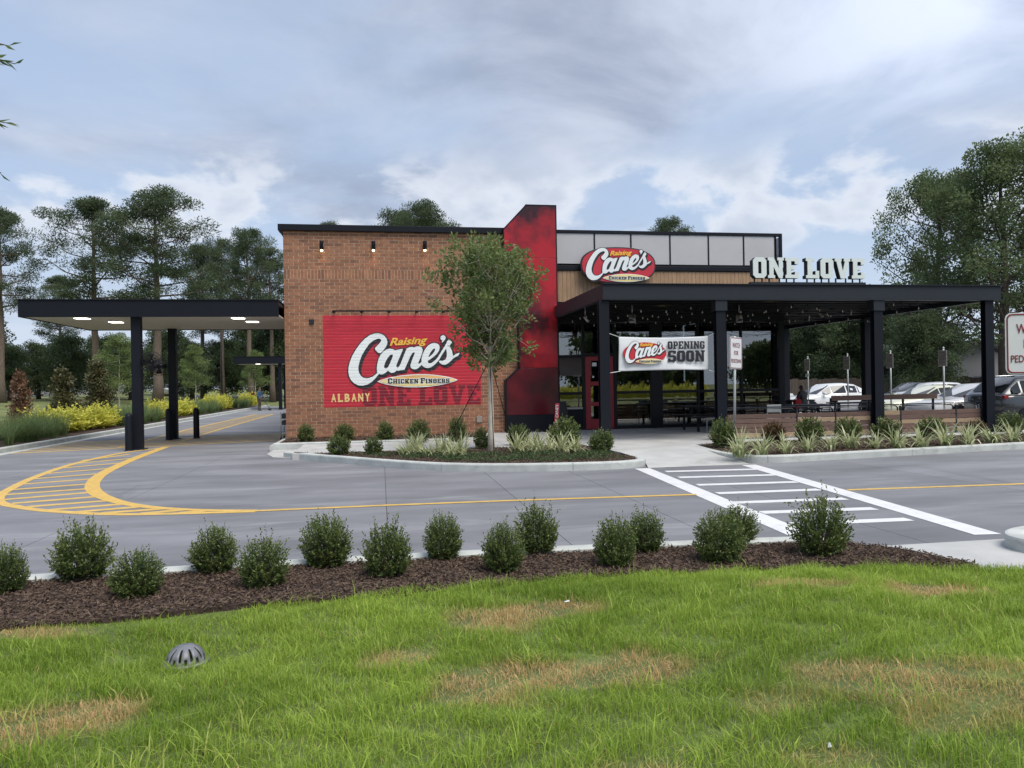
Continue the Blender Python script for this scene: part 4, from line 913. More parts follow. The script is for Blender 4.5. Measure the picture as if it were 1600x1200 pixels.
# ================================================================== PATIO FURNITURE AND SMALL THINGS
def picnic(x, y, label, L_=2.2, z=.15):
    t = thing('patio_table', label, 'table', (x, y, z), group='dark patio tables')
    MB().box(x - L_ / 2, x + L_ / 2, y - .38, y + .38, z + .74, z + .78).build('table_top', 'black_metal', t, .006)
    for s in (-1, 1):
        box('bench_seat', 'black_metal', t, x - L_ / 2, x + L_ / 2, y + s * .72 - .14, y + s * .72 + .14, z + .44, z + .48)
        MB().box(x + s * L_ * .36 - .03, x + s * L_ * .36 + .03, y - .72, y + .72, z + .40, z + .44).box(x + s * L_ * .36 - .03, x + s * L_ * .36 + .03, y - .04, y + .04, z + .44, z + .74).build('frame', 'black_metal', t)
        for q in (-1, 1): box('leg', 'black_metal', t, x + s * L_ * .36 - .03, x + s * L_ * .36 + .03, y + q * .55 - .03, y + q * .55 + .03, z, z + .40)
picnic(10.35, 22.6, 'long dark patio table with benches beside the middle post', 2.4); picnic(12.2, 21.4, 'long dark patio table behind the plank fence', 2.4)
picnic(15.0, 26.6, 'dark patio table beside the seated person', 1.8); picnic(15.1, 22.6, 'dark patio table near the right corner post', 1.6)
def chair(x, y, rz, label, mat='galvanised'):
    t = thing('chair', label, 'chair', (x, y, .15), rz, group='pale metal patio chairs'); OFF[t.name] = Vector((0, 0, 0))
    MB().box(-.21, .21, -.21, .21, .43, .455).build('seat', mat, t, .01); MB().box(-.2, .2, .20, .225, .62, .84).build('backrest', mat, t, .01)
    for sx in (-1, 1):
        MB().tube([(sx * .19, .20, 0), (sx * .19, .19, .44), (sx * .19, .215, .84)], .012, 6).build('leg', mat, t); MB().tube([(sx * .19, -.20, 0), (sx * .19, -.18, .44)], .012, 6).build('leg', mat, t)
chair(9.75, 21.35, R(200), 'pale metal chair at the end of the dark patio table'); chair(11.0, 20.4, R(170), 'pale metal chair just behind the plank fence'); chair(14.3, 24.9, R(90), 'dark metal chair behind the seated person', 'dark_metal'); chair(16.0, 25.5, R(-80), 'dark metal chair right of the seated person', 'dark_metal')
bb = thing('booth_bench', 'long bench with brown plank back along the patio', 'bench', (14.6, 20.3, .15))
box('back_plank', 'plank_brown', bb, 12.95, 16.4, 20.5, 20.54, 1.05, 1.20, .004)
box('seat', 'plank_brown', bb, 12.95, 16.4, 20.05, 20.49, .58, .62)
for x in (13.1, 14.2, 15.3, 16.3): box('frame', 'black_metal', bb, x - .03, x + .03, 20.1, 20.58, .15, .575); box('frame', 'black_metal', bb, x - .03, x + .03, 20.545, 20.58, .576, 1.18)
# folding board by the entrance
ab = thing('sandwich_board', 'black folding sandwich board with red strip by the tower', 'sign', (5.85, 22.6, .15))
MB().add([(5.5, 22.3, .15), (6.0, 22.3, .15), (5.9, 22.6, 1.15), (5.6, 22.6, 1.15)], [(0, 1, 2, 3)]).add([(5.5, 22.9, .15), (6.0, 22.9, .15), (5.9, 22.62, 1.15), (5.6, 22.62, 1.15)], [(0, 3, 2, 1)]).build('board', 'black_metal', ab)
MB().add([(5.42, 22.25, .15), (5.57, 22.25, .15), (5.69, 22.55, 1.10), (5.57, 22.55, 1.10)], [(0, 1, 2, 3)]).build('red_strip', 'sign_red', ab)
vs, fs = text_fill('RAISING CANE\'S', 1., 0., .02); vs = fit(vs, 0, 1, 0, 1, 0)
o3, ax, az = Vector((5.56, 22.25, .20)), Vector((.085, .272, .85)), Vector((-.085, 0, .01))
MB().add([o3 + ax * v[0] + az * v[2] + Vector((0, -.012, 0)) for v in vs], fs).build('strip_words', 'sign_white', ab)
ab.location.x -= .40
# service trolley at the wall corner
ct = thing('service_trolley', 'wheeled service trolley at the corner of the brick wall', 'trolley', (-2.95, 25.6, 0))
for x in (-3.15, -2.95): 
    for y in (25.3, 26.1):
        MB().tube([(x, y, .14), (x, y, .92)], .014).build('upright', 'galvanised', ct); MB().tube([(x - .02, y, .065), (x + .02, y, .065)], .065, 14).build('wheel', 'rubber', ct)
for z0, h in ((.72, .16), (.52, .14)): box('tray', 'plastic_black', ct, -3.13, -2.95, 25.32, 26.08, z0, z0 + h, .01)
box('shelf', 'galvanised', ct, -3.15, -2.94, 25.3, 26.1, .24, .26)
# drain dome in the lawn dip
dg = thing('drain_grate', 'domed grey plastic drain grate sunk in the lawn', 'drain', (-1.24, 5.12, -.01))
V = []; F = []; nA, nE = 40, 10
def slot(a, e): return (a % 4 in (1,)) and 2 <= e <= 6 or (a % 4 == 3 and 0 <= e <= 2)
for e in range(nE + 1):
    el = e / nE * math.pi / 2
    for a in range(nA):
        t = 2 * math.pi * a / nA; rr = .122 * math.cos(el) ** .85; V.append((-1.24 + rr * math.cos(t), 5.12 + rr * math.sin(t), -.02 + .115 * math.sin(el)))
for e in range(nE):
    for a in range(nA):
        if not slot(a, e): F.append((e * nA + a, e * nA + (a + 1) % nA, (e + 1) * nA + (a + 1) % nA, (e + 1) * nA + a))
do = MB().add(V, F, True).build('dome', 'grate_grey', dg); md = do.modifiers.new('t', 'SOLIDIFY'); md.thickness = .008
MB().lathe((-1.24, 5.12, -.03), [(.0, 0), (.12, 0)], 20).build('well', 'black_metal', dg); MB().lathe((-1.24, 5.12, -.02), [(.112, 0), (.140, 0), (.140, .015), (.122, .018)], 30).build('rim', 'grate_grey', dg)
# pedestrian signs
def ped_sign(x, y, zb, w, h, rz, label, lean=0., pole_h=2.4, ground=.13):
    t = thing('pedestrian_sign', label, 'sign', (x, y, ground), rz); t.rotation_euler = (0, lean, rz); OFF[t.name] = Vector((0, 0, 0))
    def rr(k, q=.05):
        a, b = w / 2 * k[0], h / 2 * k[1]; pts = []
        for sx, sz, a0 in ((1, 1, 0), (-1, 1, 90), (-1, -1, 180), (1, -1, 270)):
            for s in range(5): an = R(a0 + s * 22.5); pts.append((sx * (a - q) + q * math.cos(an), zb + h / 2 + sz * (b - q) + q * math.sin(an)))
        return pts
    sh = MB().prism(rr((1, 1)), -.006, .0).build('panel', 'sign_sheet', t)
    c1, c2 = rr((.955, .965), .042), rr((.905, .925), .036); plate('border', 'maroon', t, [c1, c2], -.009, .002)
    for txt, z0, z1, ww in (('WATCH', .66, .82, .62), ('FOR', .43, .57, .36), ('PEDESTRIANS', .19, .31, .82)):
        vs, fs = text_fill(txt, 1., 0., .012); MB().add(fit(vs, -w * ww / 2, w * ww / 2, zb + h * z0, zb + h * z1, -.010), fs).build('sign_word', 'maroon', t)
    MB().tube([(0, .035, -.12), (0, .035, zb + h + .02)], .03, 10).build('pole', 'galvanised', t)
    for z_ in (.2, .8): MB().tube([(0, -.014, zb + h * z_), (0, .01, zb + h * z_)], .012, 8).build('bolt', 'grey_metal', t)
x, y = G(1150, 697, .13); ped_sign(x, y, 1.84, .50, .76, R(31), 'white watch for pedestrians sign on a pole in the patio bed', R(1.6))
sx, sy = 5.44, 5.65; ped_sign(sx, sy, 1.71 - .05, .44, .52, R(-20), 'large white watch for pedestrians sign at the right picture edge', 0., ground=.05)
# stall signs facing the parked cars
for k, (y, lab) in enumerate(((21.7, 'first'), (24.27, 'second'), (26.78, 'third'), (29.55, 'fourth'))):
    t = thing('stall_sign', f'small parking stall sign on a pole behind the patio, {lab} from the right', 'sign', (17.6, y, .15), group='parking stall signs')
    MB().tube([(17.6, y, .1), (17.6, y, 2.62)], .028, 8).lathe((17.6, y, 2.62), [(.034, -.03), (.034, .0), (.02, .025), (0, .03)], 10).build('pole', 'galvanised', t)
    box('panel', 'sign_back', t, 17.555, 17.560, y - .17, y + .17, 2.05, 2.52, .002); box('panel_face', 'sign_sheet', t, 17.562, 17.566, y - .19, y + .19, 2.03, 2.54)
    MB().bar((17.55, y - .1, 2.2), (17.55, y + .1, 2.2), .012, .03).bar((17.55, y - .1, 2.42), (17.55, y + .1, 2.42), .012, .03).build('bracket', 'galvanised', t)
    if k == 3: box('plate', 'sign_sheet', t, 17.56, 17.57, y - .13, y + .13, 1.78, 1.92)
lp = thing('light_pole', 'thin light pole far behind the drive-through canopy', 'lamp post', (-13.6, 70, .4)); MB().tube([(-13.6, 70, 0.), (-13.6, 70, 9.4)], .06, 8).build('pole', 'dark_metal', lp); MB().box(-13.7, -12.9, 69.8, 70.2, 9.3, 9.42).build('lamp_head', 'dark_metal', lp)
box('lens', 'lamp_warm', lp, -13.5, -13.0, 69.85, 70.15, 9.27, 9.299)
# litter on the lawn
lt_ = props(MB().add([(1.26, 5.30, .15), (1.295, 5.305, .153), (1.29, 5.32, .158), (1.255, 5.315, .15)], [(0, 1, 2, 3)]).build('paper_scrap', 'sign_sheet'), 'small white paper scrap lying in the grass', 'litter')
lt2 = props(MB().add([(1.862, 3.02, .12), (1.878, 3.012, .125), (1.886, 3.03, .12), (1.866, 3.036, .13), (1.874, 3.025, .14)], [(0, 1, 4), (1, 2, 4), (2, 3, 4), (3, 0, 4)]).build('crumpled_wrapper', 'sign_sheet'), 'crumpled white wrapper in the grass at lower right', 'litter')

# ================================================================== CARS
def car(name, label, loc, rz, col, kind='sedan', rough=.25, metal=.5):
    mname = 'car_paint_' + name + str(len(bpy.data.materials)); pm(mname, col, rough, metal, coat=.8)
    t = thing(name, label, 'car', loc, rz, group=None); OFF[t.name] = Vector((0, 0, 0))
    if kind == 'sedan': L_, W_, st = 4.6, .90, [(-2.3, .35, .62, .72), (-2.18, .22, .76, .82), (-1.5, .18, .86, .88), (-.95, .18, .95, .90), (0, .18, .97, .90), (1.2, .18, .98, .90), (1.75, .20, 1.0, .88), (2.2, .25, .97, .80), (2.3, .40, .80, .72)]
    elif kind == 'coupe': L_, W_, st = 4.7, .93, [(-2.35, .35, .60, .74), (-2.2, .22, .74, .84), (-1.5, .18, .84, .91), (-.75, .18, .92, .93), (0, .18, .94, .93), (1.2, .18, .97, .93), (1.8, .20, .99, .92), (2.25, .25, .97, .84), (2.35, .40, .80, .76)]
    else: L_, W_, st = 4.5, .92, [(-2.25, .40, .78, .74), (-2.1, .26, .92, .84), (-1.5, .22, 1.0, .90), (-1.0, .22, 1.05, .92), (0, .22, 1.08, .92), (1.2, .22, 1.10, .92), (1.8, .26, 1.12, .91), (2.15, .32, 1.12, .88), (2.25, .50, 1.05, .83)]
    gh = {'sedan': [(-1.0, .0, .78, .70), (-.25, .46, .78, .60), (.5, .49, .78, .60), (1.05, .43, .78, .58), (1.75, .0, .74, .62)], 'coupe': [(-.8, .0, .80, .70), (.0, .42, .80, .60), (.55, .44, .80, .60), (1.0, .36, .79, .56), (1.9, .0, .72, .60)],
          'suv': [(-1.15, .0, .80, .72), (-.45, .53, .80, .66), (.5, .58, .80, .67), (1.55, .54, .80, .66), (2.13, .02, .80, .70)]}[kind]
    V = []; F = []
    for x, zb, zt, w in st:
        half = [(0, zb), (w * .86, zb), (w * .97, zb + .14), (w, (zb + zt) * .5), (w * .985, zt - .12), (w * .90, zt - .015), (w * .6, zt + .015), (0, zt + .02)]
        V += [(x, y, z) for y, z in half] + [(x, -y, z) for y, z in half[::-1][1:-1]]
    n = 14
    for k in range(len(st) - 1):
        for q in range(n): F.append((k * n + q, k * n + (q + 1) % n, (k + 1) * n + (q + 1) % n, (k + 1) * n + q))
    F += [tuple(range(n)), tuple(range((len(st) - 1) * n, len(st) * n))]
    MB().add(V, F, True).build('body', mname, t)
    zb0 = lambda x: np.interp(x, [s[0] for s in st], [s[2] for s in st]) - .03
    secs = []
    for x, h, wb, wt in gh:
        z = zb0(x); secs.append([(x, wb + .06, z), (x, wt + (wb - wt) * .06, z + h * .93), (x, wt * .82, z + h + .012), (x, 0, z + h + .03), (x, -wt * .82, z + h + .012), (x, -(wt + (wb - wt) * .06), z + h * .93), (x, -wb - .06, z)])
    V = [p for s in secs for p in s]; F = [(k * 7 + q, k * 7 + q + 1, (k + 1) * 7 + q + 1, (k + 1) * 7 + q) for k in range(len(secs) - 1) for q in range(6)]
    MB().add(V, F, True).build('cabin', mname, t)
    def pane(name_, a, b, c, d, iu=(.08, .92), iv=(.08, .9), o=.012):
        a, b, c, d = map(Vector, (a, b, c, d)); f = lambda u, v: a * (1 - u) * (1 - v) + b * u * (1 - v) + c * u * v + d * (1 - u) * v
        nn = (b - a).cross(d - a).normalized(); mid = (a + b + c + d) / 4
        if nn.dot(mid - Vector((mid.x * .6, 0, .7))) < 0: nn = -nn
        pts = [f(iu[0], iv[0]), f(iu[1], iv[0]), f(iu[1], iv[1]), f(iu[0], iv[1])]
        return MB().add([p + nn * o for p in pts], [(0, 1, 2, 3)]).build(name_, 'car_glass', t)
    s0, s1, s2, s3, s4 = secs
    pane('windshield', s0[1], s0[5], s1[5], s1[1], (.02, .98), (.10, .95), .03); pane('rear_window', s4[5], s4[1], s3[1], s3[5], (.04, .96), (.12, .94), .03)
    for i0 in ((0, 1), (6, 5)):
        lo, hi = i0
        for (A, B, iu) in ((s0, s1, (.45, .97)), (s1, s2, (.04, .95)), (s2, s3, (.05, .95)), (s3, s4, (.06, .55))):
            pane('side_window', A[lo], B[lo], B[hi], A[hi], iu, (.14, .88), .014)
    # wheels sit in dark arches
    for wx in (-1.38, 1.38):
        for s in (-1, 1):
            y0 = s * (W_ - .12); wh = MB().tube([(wx, y0 - s * .1, .32), (wx, y0 + s * .11, .32)], .32, 20).build('wheel', 'rubber', t); MB().tube([(wx, y0 + s * .10, .32), (wx, y0 + s * .118, .32)], .20, 14).build('rim', 'chrome', wh)
            m = MB(); ring = [(wx + .38 * math.cos(a), s * (W_ + .004), .34 + .38 * math.sin(a)) for a in np.linspace(-.25, math.pi + .25, 15)]; m.add(ring, [tuple(range(15))]); m.build('wheel_arch', 'black_metal', t)
    zt = st[-2][2]
    for s in (-1, 1):
        if kind == 'suv': MB().box(2.06, 2.225, s * .79 - .09, s * .79 + .09, .95, 1.07).build('tail_light', 'tail_red', t, .02)
        else: MB().box(2.12, 2.285, s * .62 - .14, s * .62 + .14, .72, .86).build('tail_light', 'tail_red', t, .02)
        MB().box(-2.26, -2.05, s * .62 - .13, s * .62 + .13, .56, .68).build('headlight', 'chrome', t, .02); MB().box(-.75, -.58, s * (W_ + .0) - .10 * (s < 0), s * (W_ + .0) + .10 * (s > 0), .93, 1.05).build('mirror', mname, t, .03)
        MB().box(.1, .28, s * (W_ - .012), s * (W_ + .014), .80, .83).build('handle', mname, t)
        if kind == 'suv': MB().tube([(-.4, s * .62, 1.66), (.4, s * .64, 1.70), (1.6, s * .62, 1.67)], .02, 6).build('roof_rail', 'chrome', t)
    box_ = MB().box(st[-1][0] - .02, st[-1][0] + .02, -.26, .26, .62 if kind == 'suv' else .5, .76 if kind == 'suv' else .62).build('number_plate', 'sign_sheet', t)
    if kind == 'suv':
        MB().box(2.20, 2.30, -.86, .86, .36, .56).build('bumper', 'plastic_black', t, .03); MB().box(1.75, 2.18, -.55, .55, 1.655, 1.685).build('spoiler', mname, t, .01); MB().tube([(2.2, -.05, 1.2), (2.17, .35, 1.24)], .012, 6).build('wiper', 'black_metal', t)
    return t
car('parked_car', 'dark grey sport utility vehicle parked tail-in at the right', (21.75, 22.3, 0), R(180), (.045, .050, .054), 'suv')
car('parked_car', 'silver car parked between the grey utility vehicle and the pale coupe', (21.3, 24.75, 0), 0, (.56, .56, .57), 'sedan', metal=.05)
car('parked_car', 'pale champagne two-door coupe parked nose towards the patio', (21.35, 27.3, 0), 0, (.60, .60, .46), 'coupe', metal=.0)
car('parked_car', 'white four-door sedan parked beyond the patio', (20.6, 33.0, .03), 0, (.66, .67, .68), 'sedan', metal=.0)
car('parked_car', 'dark sedan parked right behind the white sedan', (27.6, 36.2, 0), 0, (.03, .033, .04), 'sedan'); car('parked_car', 'silver sedan in the far row behind the patio post', (27.2, 33.4, 0), R(180), (.62, .63, .64), 'sedan', metal=0.)
car('parked_car', 'black sedan in the far row behind the coupe', (29.2, 30.6, 0), 0, (.015, .016, .02), 'sedan'); car('parked_car', 'white hatchback left end of the lot behind the glass corner', (18.9, 37.6, 0), 0, (.54, .55, .56), 'sedan', metal=0.)
car('parked_car', 'dark blue sedan in the far row behind the silver car', (30.6, 27.8, 0), R(180), (.02, .03, .06), 'sedan')
for k, (x, y, c) in enumerate(((-42., 108., (.75, .75, .75)), (-27.5, 108., (.60, .61, .62)))):
    car('distant_car', ('white car far off beyond the dying magnolia', 'pale car far off between the lawn trees')[k], (x, y, terrain_z(x, y) + .02), R(8), c, 'suv' if k % 2 else 'sedan')
props(MB().add([(x, y, terrain_z(x, y) + .03) for x, y in ((-120, 104), (-60, 104.5), (-40, 105), (-24, 106), (-12, 110))] + [(x, y, terrain_z(x, y) + .03) for x, y in ((-120, 112), (-60, 112.5), (-40, 113), (-24, 114), (-12, 118))], [(k, k + 1, k + 6, k + 5) for k in range(4)]).build('road', 'asphalt', None, fix=False), 'far road beyond the left lawn', kind='structure')
# buildings behind
def shed(name, label, x0, x1, y0, y1, h, wallm, roofm, roof_over=.4):
    t = thing(name, label, 'building', ((x0 + x1) / 2, y0, 0)); box('wall', wallm, t, x0, x1, y0, y1, -.1, h); box('roof', roofm, t, x0 - roof_over, x1 + roof_over, y0 - roof_over, y1 + roof_over, h + .001, h + .45)
    return t
b1 = shed('store_building', 'dark low store with white roof edge behind the parking lot', 38.5, 45.6, 57., 66., 3.9, 'dark_bark', 'sign_white'); box('window', 'car_glass', b1, 39.2, 41.6, 56.98, 57., .9, 2.6); box('window', 'car_glass', b1, 42.2, 44.8, 56.98, 57., .9, 2.6)
b2 = shed('white_building', 'white walled building between tree and patio post', 43.4, 58., 52.5, 56., 4.0, 'frosted_panel', 'grey_metal'); box('base_band', 'dark_metal', b2, 43.4, 58., 52.48, 52.5, 0, 1.5)
b3 = shed('brick_house', 'red brick building half hidden behind the right sign', 52., 62., 44., 51., 7., 'brick_mass', 'dark_bark'); box('window', 'car_glass', b3, 54., 56., 43.98, 44., 3., 5.)
b4 = shed('pale_house', 'pale house glimpsed far off among the left trees', -52., -40., 118., 128., 4.2, 'frosted_panel', 'brick_mass'); box('window', 'car_glass', b4, -50., -48., 117.98, 118., 1.2, 2.8); box('window', 'car_glass', b4, -46., -44., 117.98, 118., 1.2, 2.8)
# grey screen fence at the far side of the lot
sf = thing('screen_fence', 'weathered board fence along the far side of the lot', 'fence', (45, 50, 0))
for k in range(70): box('board', 'dark_bark', sf, 20. + k * .5, 20.48 + k * .5, 49.9, 49.94, 0., 1.65 + .04 * (k % 3))
# ================================================================== PLANTS
def unit(a): return a / np.maximum(np.linalg.norm(a, axis=1, keepdims=True), 1e-6)
def leaves(C, D, L_, W_, rg, rnd=None):
    """one rhombic leaf per point: base C, pointing along D"""
    n = len(C); D = unit(D); S = unit(np.cross(D, rg.normal(size=(n, 3)))); L_ = np.broadcast_to(L_, (n,))[:, None]; W_ = np.broadcast_to(W_, (n,))[:, None]
    nrm = np.cross(D, S); mid = C + D * L_ * .48 + nrm * L_ * .08
    V = np.stack([C, mid + S * W_ * .5, C + D * L_, mid - S * W_ * .5], 1).reshape(-1, 3); F = np.arange(4 * n).reshape(n, 4)
    rn = rg.random(n) if rnd is None else rnd
    return V, F, np.repeat(rn, 4)
def join(parts):
    V = []; F = []; A = []; k = 0
    for v, f, a in parts: V.append(v); F.append(f + k); A.append(a); k += len(v)
    return np.concatenate(V), np.concatenate(F), np.concatenate(A)
def shrub_mesh(seed, r, h, ntw, per, leaf, upright=.5, ragged=.25):
    """dense evergreen: many twigs from a short stem, small leaves all along them"""
    rg = np.random.default_rng(seed); C = []; D = []; T = MB()
    for k in range(ntw):
        az = rg.uniform(0, 2 * math.pi); el = math.asin(rg.uniform(-.92, 1.)); s = rg.uniform(.80, 1.) + (rg.random() < .3) * rg.uniform(0, ragged) * (1.5 if el > .5 else .8)
        tip = np.array([r * s * max(math.cos(el), .72 * (el < 0)) * math.cos(az), r * s * max(math.cos(el), .72 * (el < 0)) * math.sin(az), (h * .40 + h * .58 * s * math.sin(el)) if el > 0 else h * .40 * (1 + .98 * math.sin(el))])
        if el < 0: tip[:2] *= (1.02 - .0 * el)
        root = np.array([.12 * r * math.cos(az), .12 * r * math.sin(az), h * rg.uniform(.05, .35 if el > 0 else .12)])
        t = np.linspace(.42, 1., per)[:, None]; bend = np.array([0, 0, upright * .12 * h])
        p = root + (tip - root) * t + bend * (t * t); d = (tip - root) / np.linalg.norm(tip - root) + np.array([0, 0, .5 * upright])
        C.append(p + rg.normal(0, .006, (per, 3))); D.append(d + rg.normal(0, .75, (per, 3)))
        if k % 5 == 0: T.tube([tuple(root * .2), tuple(root), tuple(root + (tip - root) * .5), tuple(tip)], [.008, .006, .004, .002], 4, False)
    C = np.concatenate(C); D = np.concatenate(D); C[:, 2] = np.maximum(C[:, 2], .01)
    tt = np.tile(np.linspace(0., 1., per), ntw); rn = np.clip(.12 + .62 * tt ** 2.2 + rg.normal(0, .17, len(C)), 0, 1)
    return leaves(C, D, leaf * rg.uniform(.7, 1.25, len(C)), leaf * .55, rg, rn), T
def make_shrub(name, label, cat, seed, r, h, ntw, per, leaf, mat, loc, group, **kw):
    t = thing(name, label, cat, loc, 0, group); OFF[t.name] = Vector((0, 0, 0))
    (V, F, A), T = shrub_mesh(seed, r, h, ntw, per, leaf, **kw)
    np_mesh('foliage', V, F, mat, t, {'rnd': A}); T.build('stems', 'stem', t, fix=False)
    return t
# --- row of hollies in the front bed
front = [(3, 930, 72, 853), (120, 911, 100, 822), (207, 936, 100, 855), (330, 898, 90, 823), (410, 921, 90, 843), (508, 889, 95, 806), (606, 905, 86, 820), (694, 877, 74, 801), (790, 897, 84, 813), (842, 868, 74, 793), (967, 888, 76, 803), (1014, 864, 74, 796), (1135, 882, 92, 795), (1160, 850, 70, 785), (1297, 872, 100, 780)]
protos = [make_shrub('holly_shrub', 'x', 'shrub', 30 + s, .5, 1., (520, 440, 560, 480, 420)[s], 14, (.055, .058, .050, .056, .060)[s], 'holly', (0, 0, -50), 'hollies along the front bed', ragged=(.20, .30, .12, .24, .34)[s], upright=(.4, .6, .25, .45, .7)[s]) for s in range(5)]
names_ = ['leftmost', 'second from the left', 'third from the left', 'fourth from the left', 'fifth from the left', 'sixth from the left', 'seventh from the left', 'eighth from the left', 'ninth from the left', 'tenth from the left', 'eleventh from the left', 'twelfth from the left', 'third from the right', 'second from the right', 'rightmost']
used = set()
def plant(proto_list, k, loc, rz, sc_, label, group):
    p = proto_list[k % len(proto_list)]
    if p.name not in used:
        used.add(p.name); p.location = loc; p.rotation_euler = (0, 0, rz); p.scale = sc_; p['label'] = label; p['group'] = group; return p
    return dup(p, loc, rz, sc_, label, group)
for k, (px, py, wpx, top) in enumerate(front):
    x, y = G(px, py, .115); dep = x * SY_ + y * CY_; w = wpx * dep / 1200 * .95; h = (py - top) * dep / 1200 * .97
    plant(protos, k, (x, y + w * .25, .10), k * 1.7, (w * random.uniform(.86, 1.0), w * random.uniform(.86, 1.0), h * random.uniform(.94, 1.04)), f'dark green holly shrub in the front bark bed, {names_[k]}', 'hollies along the front bed')
# --- shrubs round the building
def side_shrubs(items, nm, lab, group, mat, seed, zb):
    pr = [make_shrub(nm, 'x', 'shrub', seed + s, .5, 1., 260, 11, .085, mat, (0, 0, -50), group, ragged=.16) for s in range(2)]
    for k, (px, py, wpx, hpx, note) in enumerate(items):
        x, y = G(px, py, zb); dep = x * SY_ + y * CY_; w = wpx * dep / 1200; h = hpx * dep / 1200
        plant(pr, k, (x, y + w * .2, zb - .02), k * 2.1, (w, w, h * 1.05), f'{lab}, {note}', group)
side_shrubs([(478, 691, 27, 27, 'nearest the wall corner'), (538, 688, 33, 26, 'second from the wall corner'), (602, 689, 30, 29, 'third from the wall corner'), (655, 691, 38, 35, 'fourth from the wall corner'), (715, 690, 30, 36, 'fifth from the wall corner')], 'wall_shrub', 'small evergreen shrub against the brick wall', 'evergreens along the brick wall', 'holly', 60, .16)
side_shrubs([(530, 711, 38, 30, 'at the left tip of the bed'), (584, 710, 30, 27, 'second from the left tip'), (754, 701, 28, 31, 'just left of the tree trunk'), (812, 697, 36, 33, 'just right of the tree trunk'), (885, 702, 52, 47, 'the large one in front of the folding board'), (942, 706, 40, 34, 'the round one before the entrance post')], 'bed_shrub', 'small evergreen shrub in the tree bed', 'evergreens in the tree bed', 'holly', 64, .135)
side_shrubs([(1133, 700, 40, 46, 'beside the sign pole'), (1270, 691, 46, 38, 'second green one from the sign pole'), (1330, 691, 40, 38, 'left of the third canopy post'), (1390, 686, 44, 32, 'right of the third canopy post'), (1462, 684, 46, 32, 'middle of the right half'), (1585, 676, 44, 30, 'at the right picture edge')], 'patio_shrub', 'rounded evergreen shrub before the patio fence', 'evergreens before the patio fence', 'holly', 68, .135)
side_shrubs([(1213, 692, 38, 32, 'the brownish one right of the sign pole'), (1530, 682, 36, 24, 'the brown one by the corner post')], 'browning_shrub', 'browning shrub before the patio fence', 'browning shrubs', 'holly_bronze', 72, .135)
# --- strap-leaved variegated clumps
def strap_mesh(seed, n, ln, wd, spread=1.0, seg=5):
    rg = np.random.default_rng(seed); V = []; F = []; A = []
    for k in range(n):
        az = rg.uniform(0, 2 * math.pi); lean = rg.uniform(.15, 1.15) * spread; L_ = ln * rg.uniform(.65, 1.1); b = np.array([rg.normal(0, .05), rg.normal(0, .05), 0.]); d = np.array([math.cos(az), math.sin(az), 0]); s = np.array([-math.sin(az), math.cos(az), 0]); a_ = rg.random(); k0 = len(V)
        for q in range(seg + 1):
            t = q / seg; ang = lean * (.35 + .9 * t); p = b + d * L_ * t * math.sin(ang) * .9 + np.array([0, 0, L_ * t * math.cos(ang * .9)]); w = wd * (1 - t) ** .6 * (.6 + .4 * min(1, t * 5)); V += [p + s * w / 2, p - s * w / 2]; A += [a_, a_]
        for q in range(seg): F.append((k0 + 2 * q, k0 + 2 * q + 1, k0 + 2 * q + 3, k0 + 2 * q + 2))
    return np.array(V), np.array(F), np.array(A)
sp_ = []
for s in range(3):
    t = thing('flax_lily', 'x', 'plant', (0, 0, -50)); OFF[t.name] = Vector((0, 0, 0)); V, F, A = strap_mesh(80 + s, 46, .60, .045, 1.25); np_mesh('leaves', V, F, 'dianella', t, {'rnd': A}); sp_.append(t)
lilies = [(632, 712), (652, 709), (668, 713), (690, 710), (706, 713), (720, 711), (645, 704), (698, 703)]
lil2 = [(808, 708), (826, 705), (842, 709), (860, 706), (878, 709), (897, 707), (835, 699), (868, 700)]
lil3 = [(1156, 713), (1191, 711), (1226, 709), (1262, 706), (1298, 702), (1330, 701), (1366, 701), (1402, 700), (1440, 699), (1476, 696), (1512, 695), (1549, 692), (1582, 690)]
k = 0
for grp, lst, where in (('flax lilies left of the tree', lilies, 'left of the tree trunk'), ('flax lilies right of the tree', lil2, 'between tree trunk and entrance'), ('flax lilies along the patio kerb', lil3, 'along the patio kerb')):
    for q, (px, py) in enumerate(sorted(lst)):
        x, y = G(px, py, .135); s = random.uniform(.9, 1.15) * (1.0 if lst is lil3 else .95)
        plant(sp_, k, (x, y, .12), random.uniform(0, 6.28), (s, s, s * random.uniform(.9, 1.05)), f'cream striped flax lily clump {where}, {ORD[q]} from the left', grp); k += 1
# --- low ground cover and bark chips (nobody could count them)
def inside(poly, X, Y):
    r_ = np.zeros(len(X), bool); n = len(poly)
    for i in range(n):
        x1, y1 = poly[i]; x2, y2 = poly[(i + 1) % n]; c = ((y1 > Y) != (y2 > Y)) & (X < (x2 - x1) * (Y - y1) / ((y2 - y1) + 1e-12) + x1); r_ ^= c
    return r_
def scatter(poly, n, rg):
    xs = [p[0] for p in poly]; ys = [p[1] for p in poly]; X = rg.uniform(min(xs), max(xs), n); Y = rg.uniform(min(ys), max(ys), n); m = inside(poly, X, Y); return X[m], Y[m]
rg = np.random.default_rng(5)
X, Y = scatter([(-.9, 18.2), (.7, 16.3), (1.6, 15.5), (2.7, 15.0), (4., 14.8), (4.9, 15.0), (4.9, 16.4), (3.6, 17.0), (2., 16.9), (.4, 17.6)], 26000, rg)
kx = np.sin(X * 5.1) * np.sin(Y * 4.3 + X) + rg.normal(0, .35, len(X)); m = kx > -.1; X, Y = X[m], Y[m]
V, F, A = leaves(np.stack([X, Y, .14 + rg.random(len(X)) * .07], 1), rg.normal(0, 1, (len(X), 3)) + np.array([0, 0, .4]), .05, .022, rg)
